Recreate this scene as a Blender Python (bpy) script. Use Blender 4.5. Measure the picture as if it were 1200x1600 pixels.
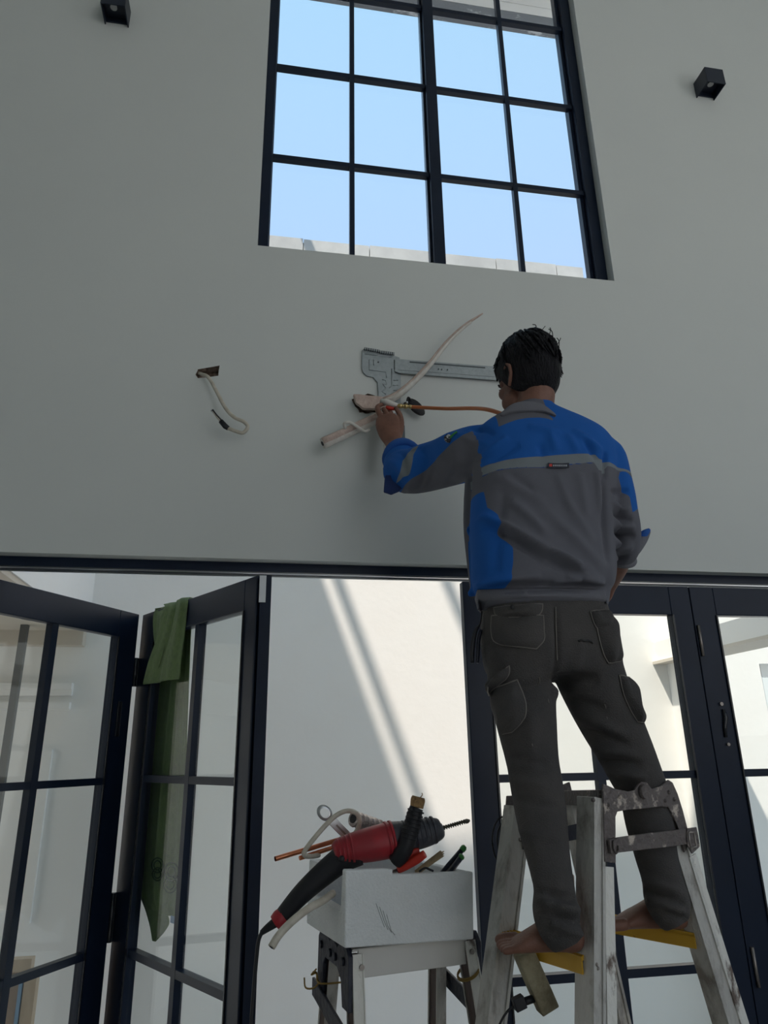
import bpy, bmesh, math, random
import numpy as np
from mathutils import Vector, Matrix, noise
from mathutils.bvhtree import BVHTree
for _o in list(bpy.data.objects): bpy.data.objects.remove(_o)
SC = bpy.context.scene
COL = SC.collection
PI = math.pi
random.seed(7)

# ------------------------------------------------------------ camera (solved from the vanishing points of the wall)
F = 1095.9
_z = Vector((-53, 3190, -F)).normalized()
_x = Vector((6650, -266, -F)).normalized()
_y = _z.cross(_x).normalized(); _x = _y.cross(_z).normalized()
R3 = Matrix((_x, _y, _z))                       # camera -> world
CAM = Vector((0, -2.45, 1.5))
cd = bpy.data.cameras.new('camera'); cam = bpy.data.objects.new('camera', cd); COL.objects.link(cam)
cam.matrix_world = Matrix.Translation(CAM) @ R3.to_4x4()
cd.sensor_fit = 'VERTICAL'; cd.sensor_height = 32.0; cd.lens = F / 1600 * 32.0
cd.clip_start = 0.05; cd.clip_end = 300
SC.camera = cam

# ------------------------------------------------------------ sky, sun, exposure
W = bpy.data.worlds.new('sky'); SC.world = W; W.use_nodes = True
nt = W.node_tree; nt.nodes.clear()
wo = nt.nodes.new('ShaderNodeOutputWorld'); bg = nt.nodes.new('ShaderNodeBackground')
tc = nt.nodes.new('ShaderNodeTexCoord'); sx = nt.nodes.new('ShaderNodeSeparateXYZ'); cr = nt.nodes.new('ShaderNodeValToRGB')
nt.links.new(tc.outputs['Generated'], sx.inputs[0]); nt.links.new(sx.outputs['Z'], cr.inputs[0])
nt.links.new(cr.outputs[0], bg.inputs[0]); nt.links.new(bg.outputs[0], wo.inputs[0])
cr.color_ramp.elements[0].position = 0.0; cr.color_ramp.elements[0].color = (0.94, 0.94, 0.92, 1)
cr.color_ramp.elements[1].position = 0.90; cr.color_ramp.elements[1].color = (0.43, 0.72, 0.97, 1)
e = cr.color_ramp.elements.new(0.55); e.color = (0.48, 0.66, 0.96, 1)
e = cr.color_ramp.elements.new(0.25); e.color = (0.84, 0.88, 0.92, 1)
bg.inputs[1].default_value = 1.13
sun = bpy.data.lights.new('sun', 'SUN'); sun.energy = 6.1; sun.angle = math.radians(0.9); sun.color = (1.0, 0.90, 0.78)
so = bpy.data.objects.new('sun', sun); COL.objects.link(so)
SUN = Vector((0.375, 0.378, -1.0)).normalized()
so.rotation_euler = SUN.to_track_quat('-Z', 'Y').to_euler(); so.location = (-3, -4, 12)
SC.view_settings.view_transform = 'Standard'; SC.view_settings.look = 'None'
SC.view_settings.gamma = 1.0; SC.view_settings.exposure = 0.0; SC.view_settings.use_curve_mapping = False
SC.cycles.max_bounces = 12; SC.cycles.diffuse_bounces = 6; SC.cycles.transparent_max_bounces = 16
SC.cycles.use_denoising = True
SC.cycles.caustics_reflective = False; SC.cycles.caustics_refractive = False

# ------------------------------------------------------------ helpers
def ray(px, py): return R3 @ Vector((px - 600, 800 - py, -F))
def at(px, py, Y=None, X=None, Z=None):
    d = ray(px, py)
    t = (Y - CAM.y) / d.y if Y is not None else (X - CAM.x) / d.x if X is not None else (Z - CAM.z) / d.z
    return CAM + d * t
def mpp(p): return -(R3.transposed() @ (Vector(p) - CAM)).z / F      # metres that one pixel spans at point p
def onplane(px, py, P0, nrm):
    d = ray(px, py); return CAM + d * ((Vector(P0) - CAM).dot(nrm) / d.dot(nrm))

def obj(name, me, mat=None, parent=None):
    if isinstance(me, bmesh.types.BMesh):
        m = bpy.data.meshes.new(name); me.to_mesh(m); me.free(); me = m
    if mat is not None:
        for mm in (mat if isinstance(mat, (list, tuple)) else [mat]): me.materials.append(mm)
    o = bpy.data.objects.new(name, me); COL.objects.link(o)
    if parent is not None: o.parent = parent; o.matrix_parent_inverse = Matrix.Translation(-parent.location) if parent.type == 'EMPTY' else Matrix()
    return o
def tag(o, label, cat, group=None):
    o['label'] = label; o['category'] = cat
    if group: o['group'] = group
    return o
def thing(name, loc, label, cat, group=None):
    o = bpy.data.objects.new(name, None); COL.objects.link(o); o.location = loc; o.empty_display_size = .05
    return tag(o, label, cat, group)
def struct(name, bm, mat, parent=None):
    o = obj(name, bm, mat, parent)
    if parent is None: o['kind'] = 'structure'
    return o
def sroot(name, loc):
    o = bpy.data.objects.new(name, None); COL.objects.link(o); o.location = loc; o['kind'] = 'structure'; return o

def B(): return bmesh.new()
def box(bm, x0, x1, y0, y1, z0, z1, mi=0):
    v = [bm.verts.new((x, y, z)) for z in (z0, z1) for y in (y0, y1) for x in (x0, x1)]
    for f in ((0,2,3,1),(4,5,7,6),(0,1,5,4),(2,6,7,3),(0,4,6,2),(1,3,7,5)):
        bm.faces.new([v[i] for i in f]).material_index = mi
    return bm
def obox(bm, c, ax, ay, az):                      # box: centre and three half axes
    c = Vector(c); ax, ay, az = Vector(ax), Vector(ay), Vector(az)
    v = [bm.verts.new(c + ax*i + ay*j + az*k) for k in (-1,1) for j in (-1,1) for i in (-1,1)]
    fs = [(0,2,3,1),(4,5,7,6),(0,1,5,4),(2,6,7,3),(0,4,6,2),(1,3,7,5)]
    flip = ax.cross(ay).dot(az) < 0
    for f in fs: bm.faces.new([v[i] for i in (f[::-1] if flip else f)])
    return bm
def bar(bm, p0, p1, w, d, side):                  # straight member; `side` = direction of its width
    p0, p1 = Vector(p0), Vector(p1); t = (p1 - p0).normalized()
    s = Vector(side); s = (s - t*s.dot(t)).normalized(); n = t.cross(s)
    return obox(bm, (p0 + p1)/2, s*w/2, n*d/2, t*(p1 - p0).length/2)
def loft(bm, rings, cap=True, mi=0):
    vs = [[bm.verts.new(p) for p in r] for r in rings]; n = len(vs[0])
    for a, b in zip(vs, vs[1:]):
        for i in range(n):
            f = bm.faces.new((a[i], a[(i+1) % n], b[(i+1) % n], b[i])); f.smooth = True; f.material_index = mi
    if cap:
        bm.faces.new(vs[0][::-1]).material_index = mi; bm.faces.new(vs[-1]).material_index = mi
    return bm
def frames(pts):
    pts = [Vector(p) for p in pts]; T = []
    for i in range(len(pts)):
        T.append((pts[min(i+1, len(pts)-1)] - pts[max(i-1, 0)]).normalized())
    u = T[0].orthogonal().normalized(); U = [u]
    for i in range(1, len(pts)):
        u = (u - T[i]*u.dot(T[i])).normalized(); U.append(u)
    return pts, T, U
def tube(bm, pts, rad, n=10, cap=True, flat=1.0, mi=0, ref=None):
    pts, T, U = frames(pts)
    if not isinstance(rad, (list, tuple)): rad = [rad]*len(pts)
    rings = []
    for p, t, u, r in zip(pts, T, U, rad):
        if ref is not None: u = (Vector(ref) - t*Vector(ref).dot(t)).normalized()
        v = t.cross(u)
        rings.append([p + u*(r*math.cos(a)) + v*(r*flat*math.sin(a)) for a in (2*PI*k/n for k in range(n))])
    return loft(bm, rings, cap, mi)
def smooth_path(pts, k=6):                       # Catmull-Rom; works on tuples of any length
    P = [np.array(p, float) for p in pts]; P = [2*P[0]-P[1]] + P + [2*P[-1]-P[-2]]; out = []
    for i in range(1, len(P)-2):
        for j in range(k):
            t = j/k
            out.append(.5*((2*P[i]) + (P[i+1]-P[i-1])*t + (2*P[i-1]-5*P[i]+4*P[i+1]-P[i+2])*t*t + (3*P[i]-P[i-1]-3*P[i+1]+P[i+2])*t**3))
    out.append(P[-2]); return out
def ell(bm, c, a, b, d, n=16, m=10):              # ellipsoid with half-axis vectors
    c, a, b, d = Vector(c), Vector(a), Vector(b), Vector(d)
    rings = []
    for j in range(1, m):
        th = PI*j/m
        rings.append([c + d*(-math.cos(th)) + (a*math.cos(2*PI*k/n) + b*math.sin(2*PI*k/n))*math.sin(th) for k in range(n)])
    vs = [[bm.verts.new(p) for p in r] for r in rings]
    lo, hi = bm.verts.new(c - d), bm.verts.new(c + d)
    for r0, r1 in zip(vs, vs[1:]):
        for i in range(n): bm.faces.new((r0[i], r0[(i+1) % n], r1[(i+1) % n], r1[i])).smooth = True
    for i in range(n):
        bm.faces.new((lo, vs[0][(i+1) % n], vs[0][i])).smooth = True
        bm.faces.new((vs[-1][i], vs[-1][(i+1) % n], hi)).smooth = True
    return bm
def cyl(bm, p0, p1, r0, r1=None, n=16):
    return tube(bm, [p0, p1], [r0, r0 if r1 is None else r1], n)
def prism(bm, poly, off, mi=0):                   # polygon of 3-D points pushed along a vector
    off = Vector(off); a = [bm.verts.new(Vector(p)) for p in poly]; b = [bm.verts.new(Vector(p) + off) for p in poly]
    n = len(a); nrm = Vector((0, 0, 0))
    for i in range(n): nrm += Vector(poly[i]).cross(Vector(poly[(i+1) % n]))
    fl = nrm.dot(off) > 0
    def F(vs):
        bm.faces.new(vs[::-1] if fl else vs).material_index = mi
    F(a); F(b[::-1])
    for i in range(n): F([a[(i+1) % n], a[i], b[i], b[(i+1) % n]])
    return bm
def bevel(o, w, seg=2):
    m = o.modifiers.new('bevel', 'BEVEL'); m.width = w; m.segments = seg; m.limit_method = 'ANGLE'; m.angle_limit = .6; return o
def bake(o):
    dg = bpy.context.evaluated_depsgraph_get(); me = bpy.data.meshes.new_from_object(o.evaluated_get(dg)); 
    old = o.data; o.modifiers.clear(); o.data = me; return o
def remesh(o, voxel, it=6, fac=.5):
    m = o.modifiers.new('r', 'REMESH'); m.mode = 'VOXEL'; m.voxel_size = voxel; m.use_smooth_shade = True
    s = o.modifiers.new('s', 'SMOOTH'); s.iterations = it; s.factor = fac
    return bake(o)

# ------------------------------------------------------------ materials
def mat(name, col, rough=.6, metal=0, noise_amt=0, nscale=8, col2=None, bump=0, bscale=60, spec=.5, ramp=(.4, .6), stretch=None, coat=0, sheen=0):
    m = bpy.data.materials.new(name); m.use_nodes = True; t = m.node_tree; b = t.nodes['Principled BSDF']
    b.inputs['Roughness'].default_value = rough; b.inputs['Metallic'].default_value = metal
    b.inputs['Specular IOR Level'].default_value = spec; b.inputs['Base Color'].default_value = (*col, 1)
    b.inputs['Coat Weight'].default_value = coat
    if sheen: b.inputs['Sheen Weight'].default_value = sheen
    co = t.nodes.new('ShaderNodeTexCoord'); mp = t.nodes.new('ShaderNodeMapping'); t.links.new(co.outputs['Object'], mp.inputs[0])
    if stretch: mp.inputs['Scale'].default_value = stretch
    if col2 is not None:
        n = t.nodes.new('ShaderNodeTexNoise'); n.inputs['Scale'].default_value = nscale; n.inputs['Detail'].default_value = 6; n.inputs['Roughness'].default_value = .65
        r = t.nodes.new('ShaderNodeValToRGB'); r.color_ramp.elements[0].position = ramp[0]; r.color_ramp.elements[1].position = ramp[1]
        r.color_ramp.elements[0].color = (*col, 1); r.color_ramp.elements[1].color = (*col2, 1)
        t.links.new(mp.outputs[0], n.inputs['Vector']); t.links.new(n.outputs[0], r.inputs[0]); t.links.new(r.outputs[0], b.inputs['Base Color'])
    if bump:
        n2 = t.nodes.new('ShaderNodeTexNoise'); n2.inputs['Scale'].default_value = bscale; n2.inputs['Detail'].default_value = 4
        bp = t.nodes.new('ShaderNodeBump'); bp.inputs['Strength'].default_value = bump; bp.inputs['Distance'].default_value = .01
        t.links.new(mp.outputs[0], n2.inputs['Vector']); t.links.new(n2.outputs[0], bp.inputs['Height']); t.links.new(bp.outputs[0], b.inputs['Normal'])
    return m
def glass(name, tint=(.95, .97, .965)):
    m = bpy.data.materials.new(name); m.use_nodes = True; t = m.node_tree; t.nodes.clear()
    o = t.nodes.new('ShaderNodeOutputMaterial'); mx = t.nodes.new('ShaderNodeMixShader'); fr = t.nodes.new('ShaderNodeMapRange'); lw = t.nodes.new('ShaderNodeLayerWeight'); lw.inputs[0].default_value = .5
    pw = t.nodes.new('ShaderNodeMath'); pw.operation = 'POWER'; pw.inputs[1].default_value = 5; t.links.new(lw.outputs['Facing'], pw.inputs[0]); t.links.new(pw.outputs[0], fr.inputs[0])
    fr.inputs[3].default_value = .028; fr.inputs[4].default_value = 1.0      # Schlick reflectance of a clear pane
    tr = t.nodes.new('ShaderNodeBsdfTransparent'); tr.inputs[0].default_value = (*tint, 1); gl = t.nodes.new('ShaderNodeBsdfGlossy'); gl.inputs['Roughness'].default_value = 0.0
    t.links.new(fr.outputs[0], mx.inputs[0]); t.links.new(tr.outputs[0], mx.inputs[1]); t.links.new(gl.outputs[0], mx.inputs[2]); t.links.new(mx.outputs[0], o.inputs[0])
    return m
M = {}
M['wall'] = mat('interior_paint', (.66, .69, .675), .85, col2=(.63, .66, .65), nscale=1.2, bump=.08, bscale=14, ramp=(.3, .7))
M['facade'] = mat('facade_paint', (.905, .90, .885), .9, col2=(.885, .87, .845), nscale=2.5, bump=.12, bscale=22, ramp=(.25, .75))
M['soffit'] = mat('soffit_board', (.66, .60, .52), .8, col2=(.60, .545, .47), nscale=3, ramp=(.3, .7))
M['concrete'] = mat('raw_concrete', (.23, .245, .27), .9, col2=(.62, .64, .68), nscale=7, bump=.4, bscale=30, ramp=(.58, .66), stretch=(1, 2.5, 3))
M['floor'] = mat('floor_tile', (.42, .40, .37), .5, col2=(.38, .36, .33), nscale=3)
M['paving'] = mat('courtyard_paving', (.80, .79, .77), .8, col2=(.75, .74, .72), nscale=4)
M['masonry'] = mat('broken_masonry', (.13, .09, .07), .95, col2=(.42, .33, .27), nscale=30, bump=1, bscale=70, ramp=(.42, .62))
M['black'] = mat('black_aluminium', (.007, .014, .032), .34, col2=(.009, .017, .038), nscale=4, spec=.26)
M['frame_side'] = mat('brushed_frame_edge', (.012, .014, .02), .25, spec=.6)
M['silver'] = mat('bright_aluminium', (.62, .64, .66), .32, 1)
M['steel'] = mat('hinge_steel', (.30, .27, .25), .35, .8)
M['glass'] = glass('door_glass')
M['glass_window'] = glass('window_glass', (.965, .98, .99))
M['lamp'] = mat('lamp_black', (.012, .018, .035), .45)
M['lens'] = mat('lamp_lens', (.5, .5, .5), .1, 0)
M['grey_post'] = mat('grey_post', (.13, .13, .125), .8)
M['coping'] = mat('weathered_coping', (.62, .62, .60), .9, col2=(.50, .50, .49), nscale=3, ramp=(.35, .65))
RW = (-5.0, -1.9, 1.6, 5.2)     # opening in the right wall: y0, y1, z0, z1
BW = (0.8, 4.2, 0.0, 5.0)      # opening in the back wall: x0, x1, z0, z1
# ------------------------------------------------------------ the wall with the window and the folding doors
ZL = at(560, 878, Y=0).z                          # bottom of the wall over the doors
WX0, WX1, WZ0, WZ1 = -.089, 1.505, 3.507, 5.72
def cut(o, poly_px, depth, mats):
    c = B(); prism(c, [at(x, y, Y=-.01) for x, y in poly_px], (0, depth + .01, 0))
    bmesh.ops.recalc_face_normals(c, faces=c.faces); co = obj('cutter', c, M['masonry'])
    m = o.modifiers.new('cut', 'BOOLEAN'); m.operation = 'DIFFERENCE'; m.object = co; m.solver = 'EXACT'; m.material_mode = 'TRANSFER'
    bake(o); bpy.data.objects.remove(co)
HP = 6.7
w = B()
xl, xr = -3.4, 4.6
box(w, WX0 - .9, WX1 + .5, 0, .18, ZL, WZ0)
wf = struct('wall_front', w, [M['wall'], M['masonry']])
random.seed(3)
def rough_poly(pts, a=1.2, k=3):
    out = []
    for i in range(len(pts)):
        p, q = pts[i], pts[(i+1) % len(pts)]
        for j in range(k):
            t = j/k; out.append((p[0] + (q[0]-p[0])*t + random.uniform(-a, a)*(j > 0), p[1] + (q[1]-p[1])*t + random.uniform(-a, a)*(j > 0)))
    return out
cut(wf, rough_poly([(309, 575), (343, 569), (341, 585), (320, 588), (309, 589), (305, 583)], .6, 2), .05, None)
cut(wf, rough_poly([(550, 622), (562, 617), (575, 613), (590, 618), (603, 624), (606, 634), (596, 642), (578, 644), (562, 643), (555, 633)], 1.2, 3), .10, None)
w = B()
box(w, xl, WX0 - .9, 0, .18, ZL, HP); box(w, WX1 + .5, xr, 0, .18, ZL, HP)
box(w, WX0 - .9, WX0, 0, .18, WZ0, HP); box(w, WX1, WX1 + .5, 0, .18, WZ0, HP); box(w, WX0, WX1, 0, .18, WZ1, HP)
box(w, xl, -2.9, 0, .18, 0, ZL); box(w, 3.9, xr, 0, .18, 0, ZL)
me = bpy.data.meshes.new('t'); w.to_mesh(me); w.free()
b2 = B(); b2.from_mesh(wf.data); b2.from_mesh(me); bpy.data.meshes.remove(me); b2.to_mesh(wf.data); b2.free()
b = B(); box(b, xl - .2, xl, -6.2, .18, 0, 6.4); struct('wall_left', b, M['wall'])
b = B()
box(b, xr, xr + .2, -6.2, .18, 0, RW[2]); box(b, xr, xr + .2, -6.2, .18, RW[3], 6.4)
box(b, xr, xr + .2, -6.2, RW[0], RW[2], RW[3]); box(b, xr, xr + .2, RW[1], .18, RW[2], RW[3])
struct('wall_right', b, M['wall'])
b = B()
box(b, xl - .2, BW[0], -6.4, -6.2, 0, 6.4); box(b, BW[1], xr + .2, -6.4, -6.2, 0, 6.4); box(b, BW[0], BW[1], -6.4, -6.2, BW[3], 6.4); box(b, BW[0], BW[1], -6.4, -6.2, 0, BW[2])
struct('wall_back', b, M['wall'])
b = B(); box(b, xl - .2, xr + .2, -6.4, .1, -.15, 0); struct('floor', b, M['floor'])
b = B(); box(b, xl - .2, xr + .2, -9.2, .0, 6.4, 6.6); struct('ceiling', b, M['wall'])  # runs past the back wall: unseen overhang added to block the sun there

# outside: courtyard with its far wall, the storeys left and right of it, the roof edge above
YB = 2.35; HP = 6.7
XL = at(147, 915, Y=YB).x; XR = at(1015, 960, Y=YB).x
zl = at(30, 902, X=XL).z; zr = at(1128, 1010, X=XR).z
def win_in_wall(bm, x0, x1, y0, y1, z0, z1, hx0, hx1, hz0, hz1):
    box(bm, x0, hx0, y0, y1, z0, z1); box(bm, hx1, x1, y0, y1, z0, z1); box(bm, hx0, hx1, y0, y1, z0, hz0); box(bm, hx0, hx1, y0, y1, hz1, z1)
b = B(); WR = at(1186, 1037, Y=YB)
xe = at(906, 421, Y=YB); zt_ = at(420, 374, Y=YB).z
box(b, -5.5, xe.x, YB, YB + .15, -.35, zt_)
win_in_wall(b, xe.x, 8.5, YB, YB + .15, -.35, 4.6, WR.x, WR.x + 1.3, .8, WR.z)
struct('wall_far', b, M['facade'])
b = B(); box(b, -5.5, XL, .18, YB, zl, HP); struct('wall_far_left', b, M['facade'])
b = B(); box(b, -5.3, XL - .01, .2, YB, zl - .025, zl); box(b, -5.3, XL - .01, YB - .08, YB, at(0, 1007, Y=YB - .08).z, zl - .025); struct('trim_1', b, M['soffit'])
_d = at(1172, 1238, Y=YB); WBm = .22; HB = max(.14, (_d.x - XR - WBm)/.375 - (zr - _d.z))
b = B(); box(b, XR, XR + WBm, .18, YB, zr, zr + HB); struct('wall_far_right', b, M['facade'])
b = B(); box(b, XR - .03, XR + WBm, .18, YB, zr - .02, zr); struct('trim_2', b, M['soffit'])
b = B(); box(b, XR + .08, XR + .20, YB - .22, YB, -.35, zr - .02); struct('trim_3', b, M['facade'])
b = B(); box(b, -12, 14, .18, 9, -.5, -.35); box(b, -14, 16, -20, -6.6, -.2, -.02); struct('ground', b, M['paving'])
for k in range(7):                              # coping stones along the top of the far wall
    c_ = B(); x_ = -.9 + k*.55; box(c_, x_, min(x_ + .543, xe.x + .01), YB - .03, YB + .18, zt_ - .10, zt_ + .012 + .006*(k % 2)); struct('coping', c_, M['coping'])
g = sroot('window_2', (WR.x + .65, YB + .1, .8))
f = B(); a0, a1, c0, c1 = WR.x, WR.x + 1.3, .8, WR.z
for q in ((a0, a0 + .05, c0, c1), (a1 - .05, a1, c0, c1), (a0, a1, c1 - .09, c1), (a0, a1, c0, c0 + .06), (a0 + .625, a0 + .675, c0, c1)): box(f, q[0], q[1], YB + .06, YB + .12, q[2], q[3])
obj('window_frame', f, M['facade'], g)
for k in range(2):
    f = B(); box(f, a0 + .05 + .625*k, a0 + .625 + .625*k, YB + .085, YB + .095, c0 + .06, c1 - .09); obj('pane', f, M['glass'], g)
# mouldings on the porch wall at the left
zz = [at(0, y, Y=YB).z for y in (1068, 1085, 1098, 1110, 1130)]
pan = B()
for (z1, z0, d) in ((zz[0], zz[0] - .04, .05), (zz[0] - .04, zz[1] - .01, .03), (zz[2], zz[2] - .04, .05), (zz[2] - .04, zz[3], .03)): box(pan, -5.3, XL - .05, YB - d, YB, z0, z1)
struct('trim_4', pan, M['facade'])
for nm, (x0, x1) in {'trim_5': (XL - 1.25, XL - .12), 'trim_6': (XL - 2.6, XL - 1.4)}.items():
    pan = B(); z0, z1 = .62, 1.55
    for dd, ww in ((.0, .05), (.05, .025)):
        h = .03 if dd == 0 else .015
        A0, A1, C0, C1 = x0 + dd, x1 - dd, z0 + dd, z1 - dd
        box(pan, A0, A1, YB - h, YB, C0, C0 + ww); box(pan, A0, A1, YB - h, YB, C1 - ww, C1)
        box(pan, A0, A0 + ww, YB - h, YB, C0 + ww, C1 - ww); box(pan, A1 - ww, A1, YB - h, YB, C0 + ww, C1 - ww)
    struct(nm, pan, M['facade'])
pa = at(36, 1010, Y=2.1); b = B(); box(b, pa.x - .02, pa.x + .02, 2.06, 2.1, -.35, zl - .02); struct('trim_9', b, M['grey_post'])
# roof overhang seen through the window: board soffit, raw concrete edge
YE = .50
p1 = at(875, 62, Y=YE); zs = p1.z
ye0 = YE - .12
b = B(); y = .18
while y < ye0 - .001:
    box(b, -2.5, 5.5, y, min(y + .048, ye0), zs, zs + .05); y += .05
box(b, -2.5, 5.5, .18, ye0, zs + .05, zs + .06)
struct('roof', b, M['facade'])
b = B(); box(b, -2.5, 5.5, ye0, YE, zs, zs + .06); struct('roof_edge', b, M['concrete'])
b = B(); box(b, -2.5, 5.5, .18, YE, zs + .06, zs + .12); struct('roof_slab', b, M['concrete'])
for x in (-1.061, -.271):                       # two ties from the parapet over the courtyard
    b = B(); box(b, x, x + .065, -.05, YB + .3, HP, HP + .06); struct('beam', b, M['black'])

# ------------------------------------------------------------ tall window
YF = .05
def fx(px, py): return at(px, py, Y=YF)
g = sroot('window_1', ((WX0 + WX1)/2, YF, WZ0))
f = B(); H1 = 5.66
xL0, xL1 = WX0, fx(419, 386).x; xR0, xR1 = fx(934, 437).x, WX1
for q in ((xL0, xL1, WZ0, H1), (xR0, xR1, WZ0, H1), (xL0, xR1, WZ0, WZ0 + .03), (xL0, xR1, H1, WZ1)): box(f, q[0], q[1], YF, YF + .08, q[2], q[3])
bevel(obj('window_frame', f, M['black'], g), .003)
mL, mR = fx(679, 410).x, fx(697, 412).x
rows = [fx(550, 254).z - .011, fx(550, 118).z - .011]; rows = [fx(425, 239).z, fx(431, 97.5).z]; rows.append(rows[1] + (rows[1] - rows[0]))
f = B()
box(f, mL, mR, YF + .0, YF + .05, WZ0 + .03, H1); obj('mullion', f, M['black'], g)
def sash(x0, x1, yo, sl, sr):
    f = B(); z0, z1 = WZ0 + .02, H1
    box(f, x0, x0 + sl, YF + yo, YF + yo + .035, z0, z1); box(f, x1 - sr, x1, YF + yo, YF + yo + .035, z0, z1)
    box(f, x0 + sl, x1 - sr, YF + yo, YF + yo + .035, z0, z0 + .04); box(f, x0 + sl, x1 - sr, YF + yo, YF + yo + .035, z1 - .04, z1)
    obj('sash', f, M['black'], g)
    xm = (x0 + sl + x1 - sr)/2
    return xm
sash(xL1, mL, .03, .003, .010); sash(mR, xR0, .03, .003, .018)
for (x0, x1, bx) in ((xL1, mL, fx(551, 400).x), (mR, xR0, fx(820, 426).x)):
    f = B(); box(f, bx - .011, bx + .011, YF + .012, YF + .04, WZ0 + .03, H1 - .02); obj('glazing_bar', f, M['black'], g)
    for z in rows:
        f = B(); box(f, x0 + .002, x1 - .002, YF + .014, YF + .04, z - .012, z + .012); obj('glazing_bar', f, M['black'], g)
    zz = [WZ0 + .05] + rows + [H1 - .03]
    for i in range(4):
        for (p, q) in ((x0 + .004, bx - .01), (bx + .01, x1 - .012)):
            f = B(); box(f, p, q, YF + .043, YF + .049, zz[i] + .008, zz[i+1] - .008); obj('pane', f, M['glass_window'], g)

# ------------------------------------------------------------ header and folding doors
zh0 = fx(560, 897).z; zt = fx(1000, 915).z
b = B(); box(b, -2.9, 3.9, YF, YF + .08, zh0, ZL + .0); struct('trim_7', b, M['black'])
b = B(); box(b, -2.9, 3.9, YF + .012, YF + .022, zh0 - .004, zh0); box(b, -2.9, 3.9, YF + .055, YF + .065, zh0 - .005, zh0); struct('trim_8', b, M['silver'])
ZB = [fx(990, 1212).z, fx(950, 1525).z]
def leaf(name, P0, P1, width, g0, g1, mu, top=None, zbars=None, flip=1):
    """door leaf from P0 towards P1 (plan points of its room-side face)"""
    P0 = Vector(P0); t = (Vector(P1) - P0); t.z = 0; t.normalize(); n = Vector((-t.y, t.x, 0)) * flip
    if top is None: top = zt
    root = sroot(name, (P0.x, P0.y, .03))
    def pb(u0, u1, z0, z1, d0=0, d1=.04, nm='x', m=M['black'], bv=0):
        bm = B(); obox(bm, P0 + t*(u0+u1)/2 + n*(d0+d1)/2 + Vector((0, 0, (z0+z1)/2)), t*(u1-u0)/2, n*(d1-d0)/2, Vector((0, 0, (z1-z0)/2)))
        o = obj(nm, bm, m, root)
        if bv: bevel(o, bv)
        return o
    rt = .113; tz = top - rt
    pb(0, g0, .03, top, nm='stile', bv=.003); pb(g1, width, .03, top, nm='stile', bv=.003)
    pb(g0, g1, tz, top, nm='rail', bv=.003); pb(g0, g1, .03, .24, nm='rail', bv=.003)
    pb(mu - .015, mu + .015, .24, tz, .004, .036, 'glazing_bar')
    zb = zbars or ZB
    us = [g0, mu, g1]
    zs_ = [.24] + [zb[1], zb[0]] + [tz]
    for z in zb: pb(g0, g1, z - .013, z + .013, .005, .035, 'glazing_bar')
    for i in range(3):
        for j in range(2):
            pb(us[j] + .004, us[j+1] - .004, zs_[i] + .004, zs_[i+1] - .004, .017, .023, 'pane', M['glass'])
    for (u0, u1) in ((g0 - .006, g0), (g1, g1 + .006)):      # glazing beads
        pb(u0, u1, .24, tz, -.006, 0, 'bead', M['frame_side'])
    return root, P0, t, n, pb
FA, FB = Vector((-.543, .759, 0)), Vector((-.531, .773, 0))
top2 = 2.095
LA = leaf('door_1', FA, (-.915, .132, 0), .935, .118, .815, .452, top2, [1.411, .808], flip=-1)
LB = leaf('door_2', FB, (-.03, -.016, 0), .935, .147, .857, .510, top2, [1.418, .815], flip=1)
x0 = fx(722, 905).x; xm = fx(1083, 960).x
gC = fx(1050, 961).x; gD = fx(1120, 961).x
LC = leaf('door_3', (x0, YF, 0), (3, YF, 0), xm - x0 - .003, fx(779, 1210).x - x0, gC - x0, fx(941, 1210).x - x0, flip=1)
LD = leaf('door_4', (xm, YF, 0), (3, YF, 0), .935, gD - xm, .82, .467, flip=1)
LE = leaf('door_5', (xm + .94, YF, 0), (4, YF, 0), .935, .115, .82, .467, flip=1)
# hinges, roller, lock
def part_bar(root, name, p, q, w, d, side, m):
    bm = B(); bar(bm, p, q, w, d, side); return obj(name, bm, m, root)
def pin(root, px1, py1, px2, py2, Y, r=.006):
    bm = B(); cyl(bm, at(px1, py1, Y=Y), at(px2, py2, Y=Y), r, n=10); return obj('hinge', bm, M['steel'], root)
pin(LC[0], 1091, 977, 1099, 1025, YF - .006); pin(LC[0], 1175, 1480, 1186, 1543, YF - .006)
for (za, zb_) in ((1.905, 1.785), (1.0, .83)):
    bm = B(); c = (FA + FB)/2; cyl(bm, (c.x, c.y - .008, za), (c.x, c.y - .008, zb_), .008, n=10)
    box(bm, c.x - .010, c.x + .010, c.y - .002, c.y + .004, zb_, za); obj('hinge', bm, M['frame_side'], LB[0])
bm = B(); pr = Vector((.035, .028, 0)); 
box(bm, at(405.5, 910, Y=-.045).x, at(416, 910, Y=-.045).x, -.045, -.041, at(410, 941, Y=-.045).z, at(410, 899, Y=-.045).z); obj('roller_bracket', bm, M['silver'], LB[0])
bm = B(); box(bm, at(403.5, 1000, Y=-.04).x, at(421, 1000, Y=-.04).x, -.04, .02, .03, top2 - .004); obj('edge_profile', bm, M['black'], LB[0])
for (px_, py_, r) in ((1126, 1100, .007), (1137, 1163, .006)):
    bm = B(); p = at(px_, py_, Y=YF); cyl(bm, p, p + Vector((0, -.008, 0)), r, n=12); obj('lock_screw', bm, M['steel'], LD[0])
bm = B(); p, q = at(1130, 1108, Y=YF - .003), at(1134, 1152, Y=YF - .003)
tube(bm, [p, p*.7 + q*.3 + Vector((.006, 0, 0)), p*.4 + q*.6, q], [.006, .010, .008, .006], 8); obj('lock_escutcheon', bm, M['frame_side'], LD[0])
bm = B(); 
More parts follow.
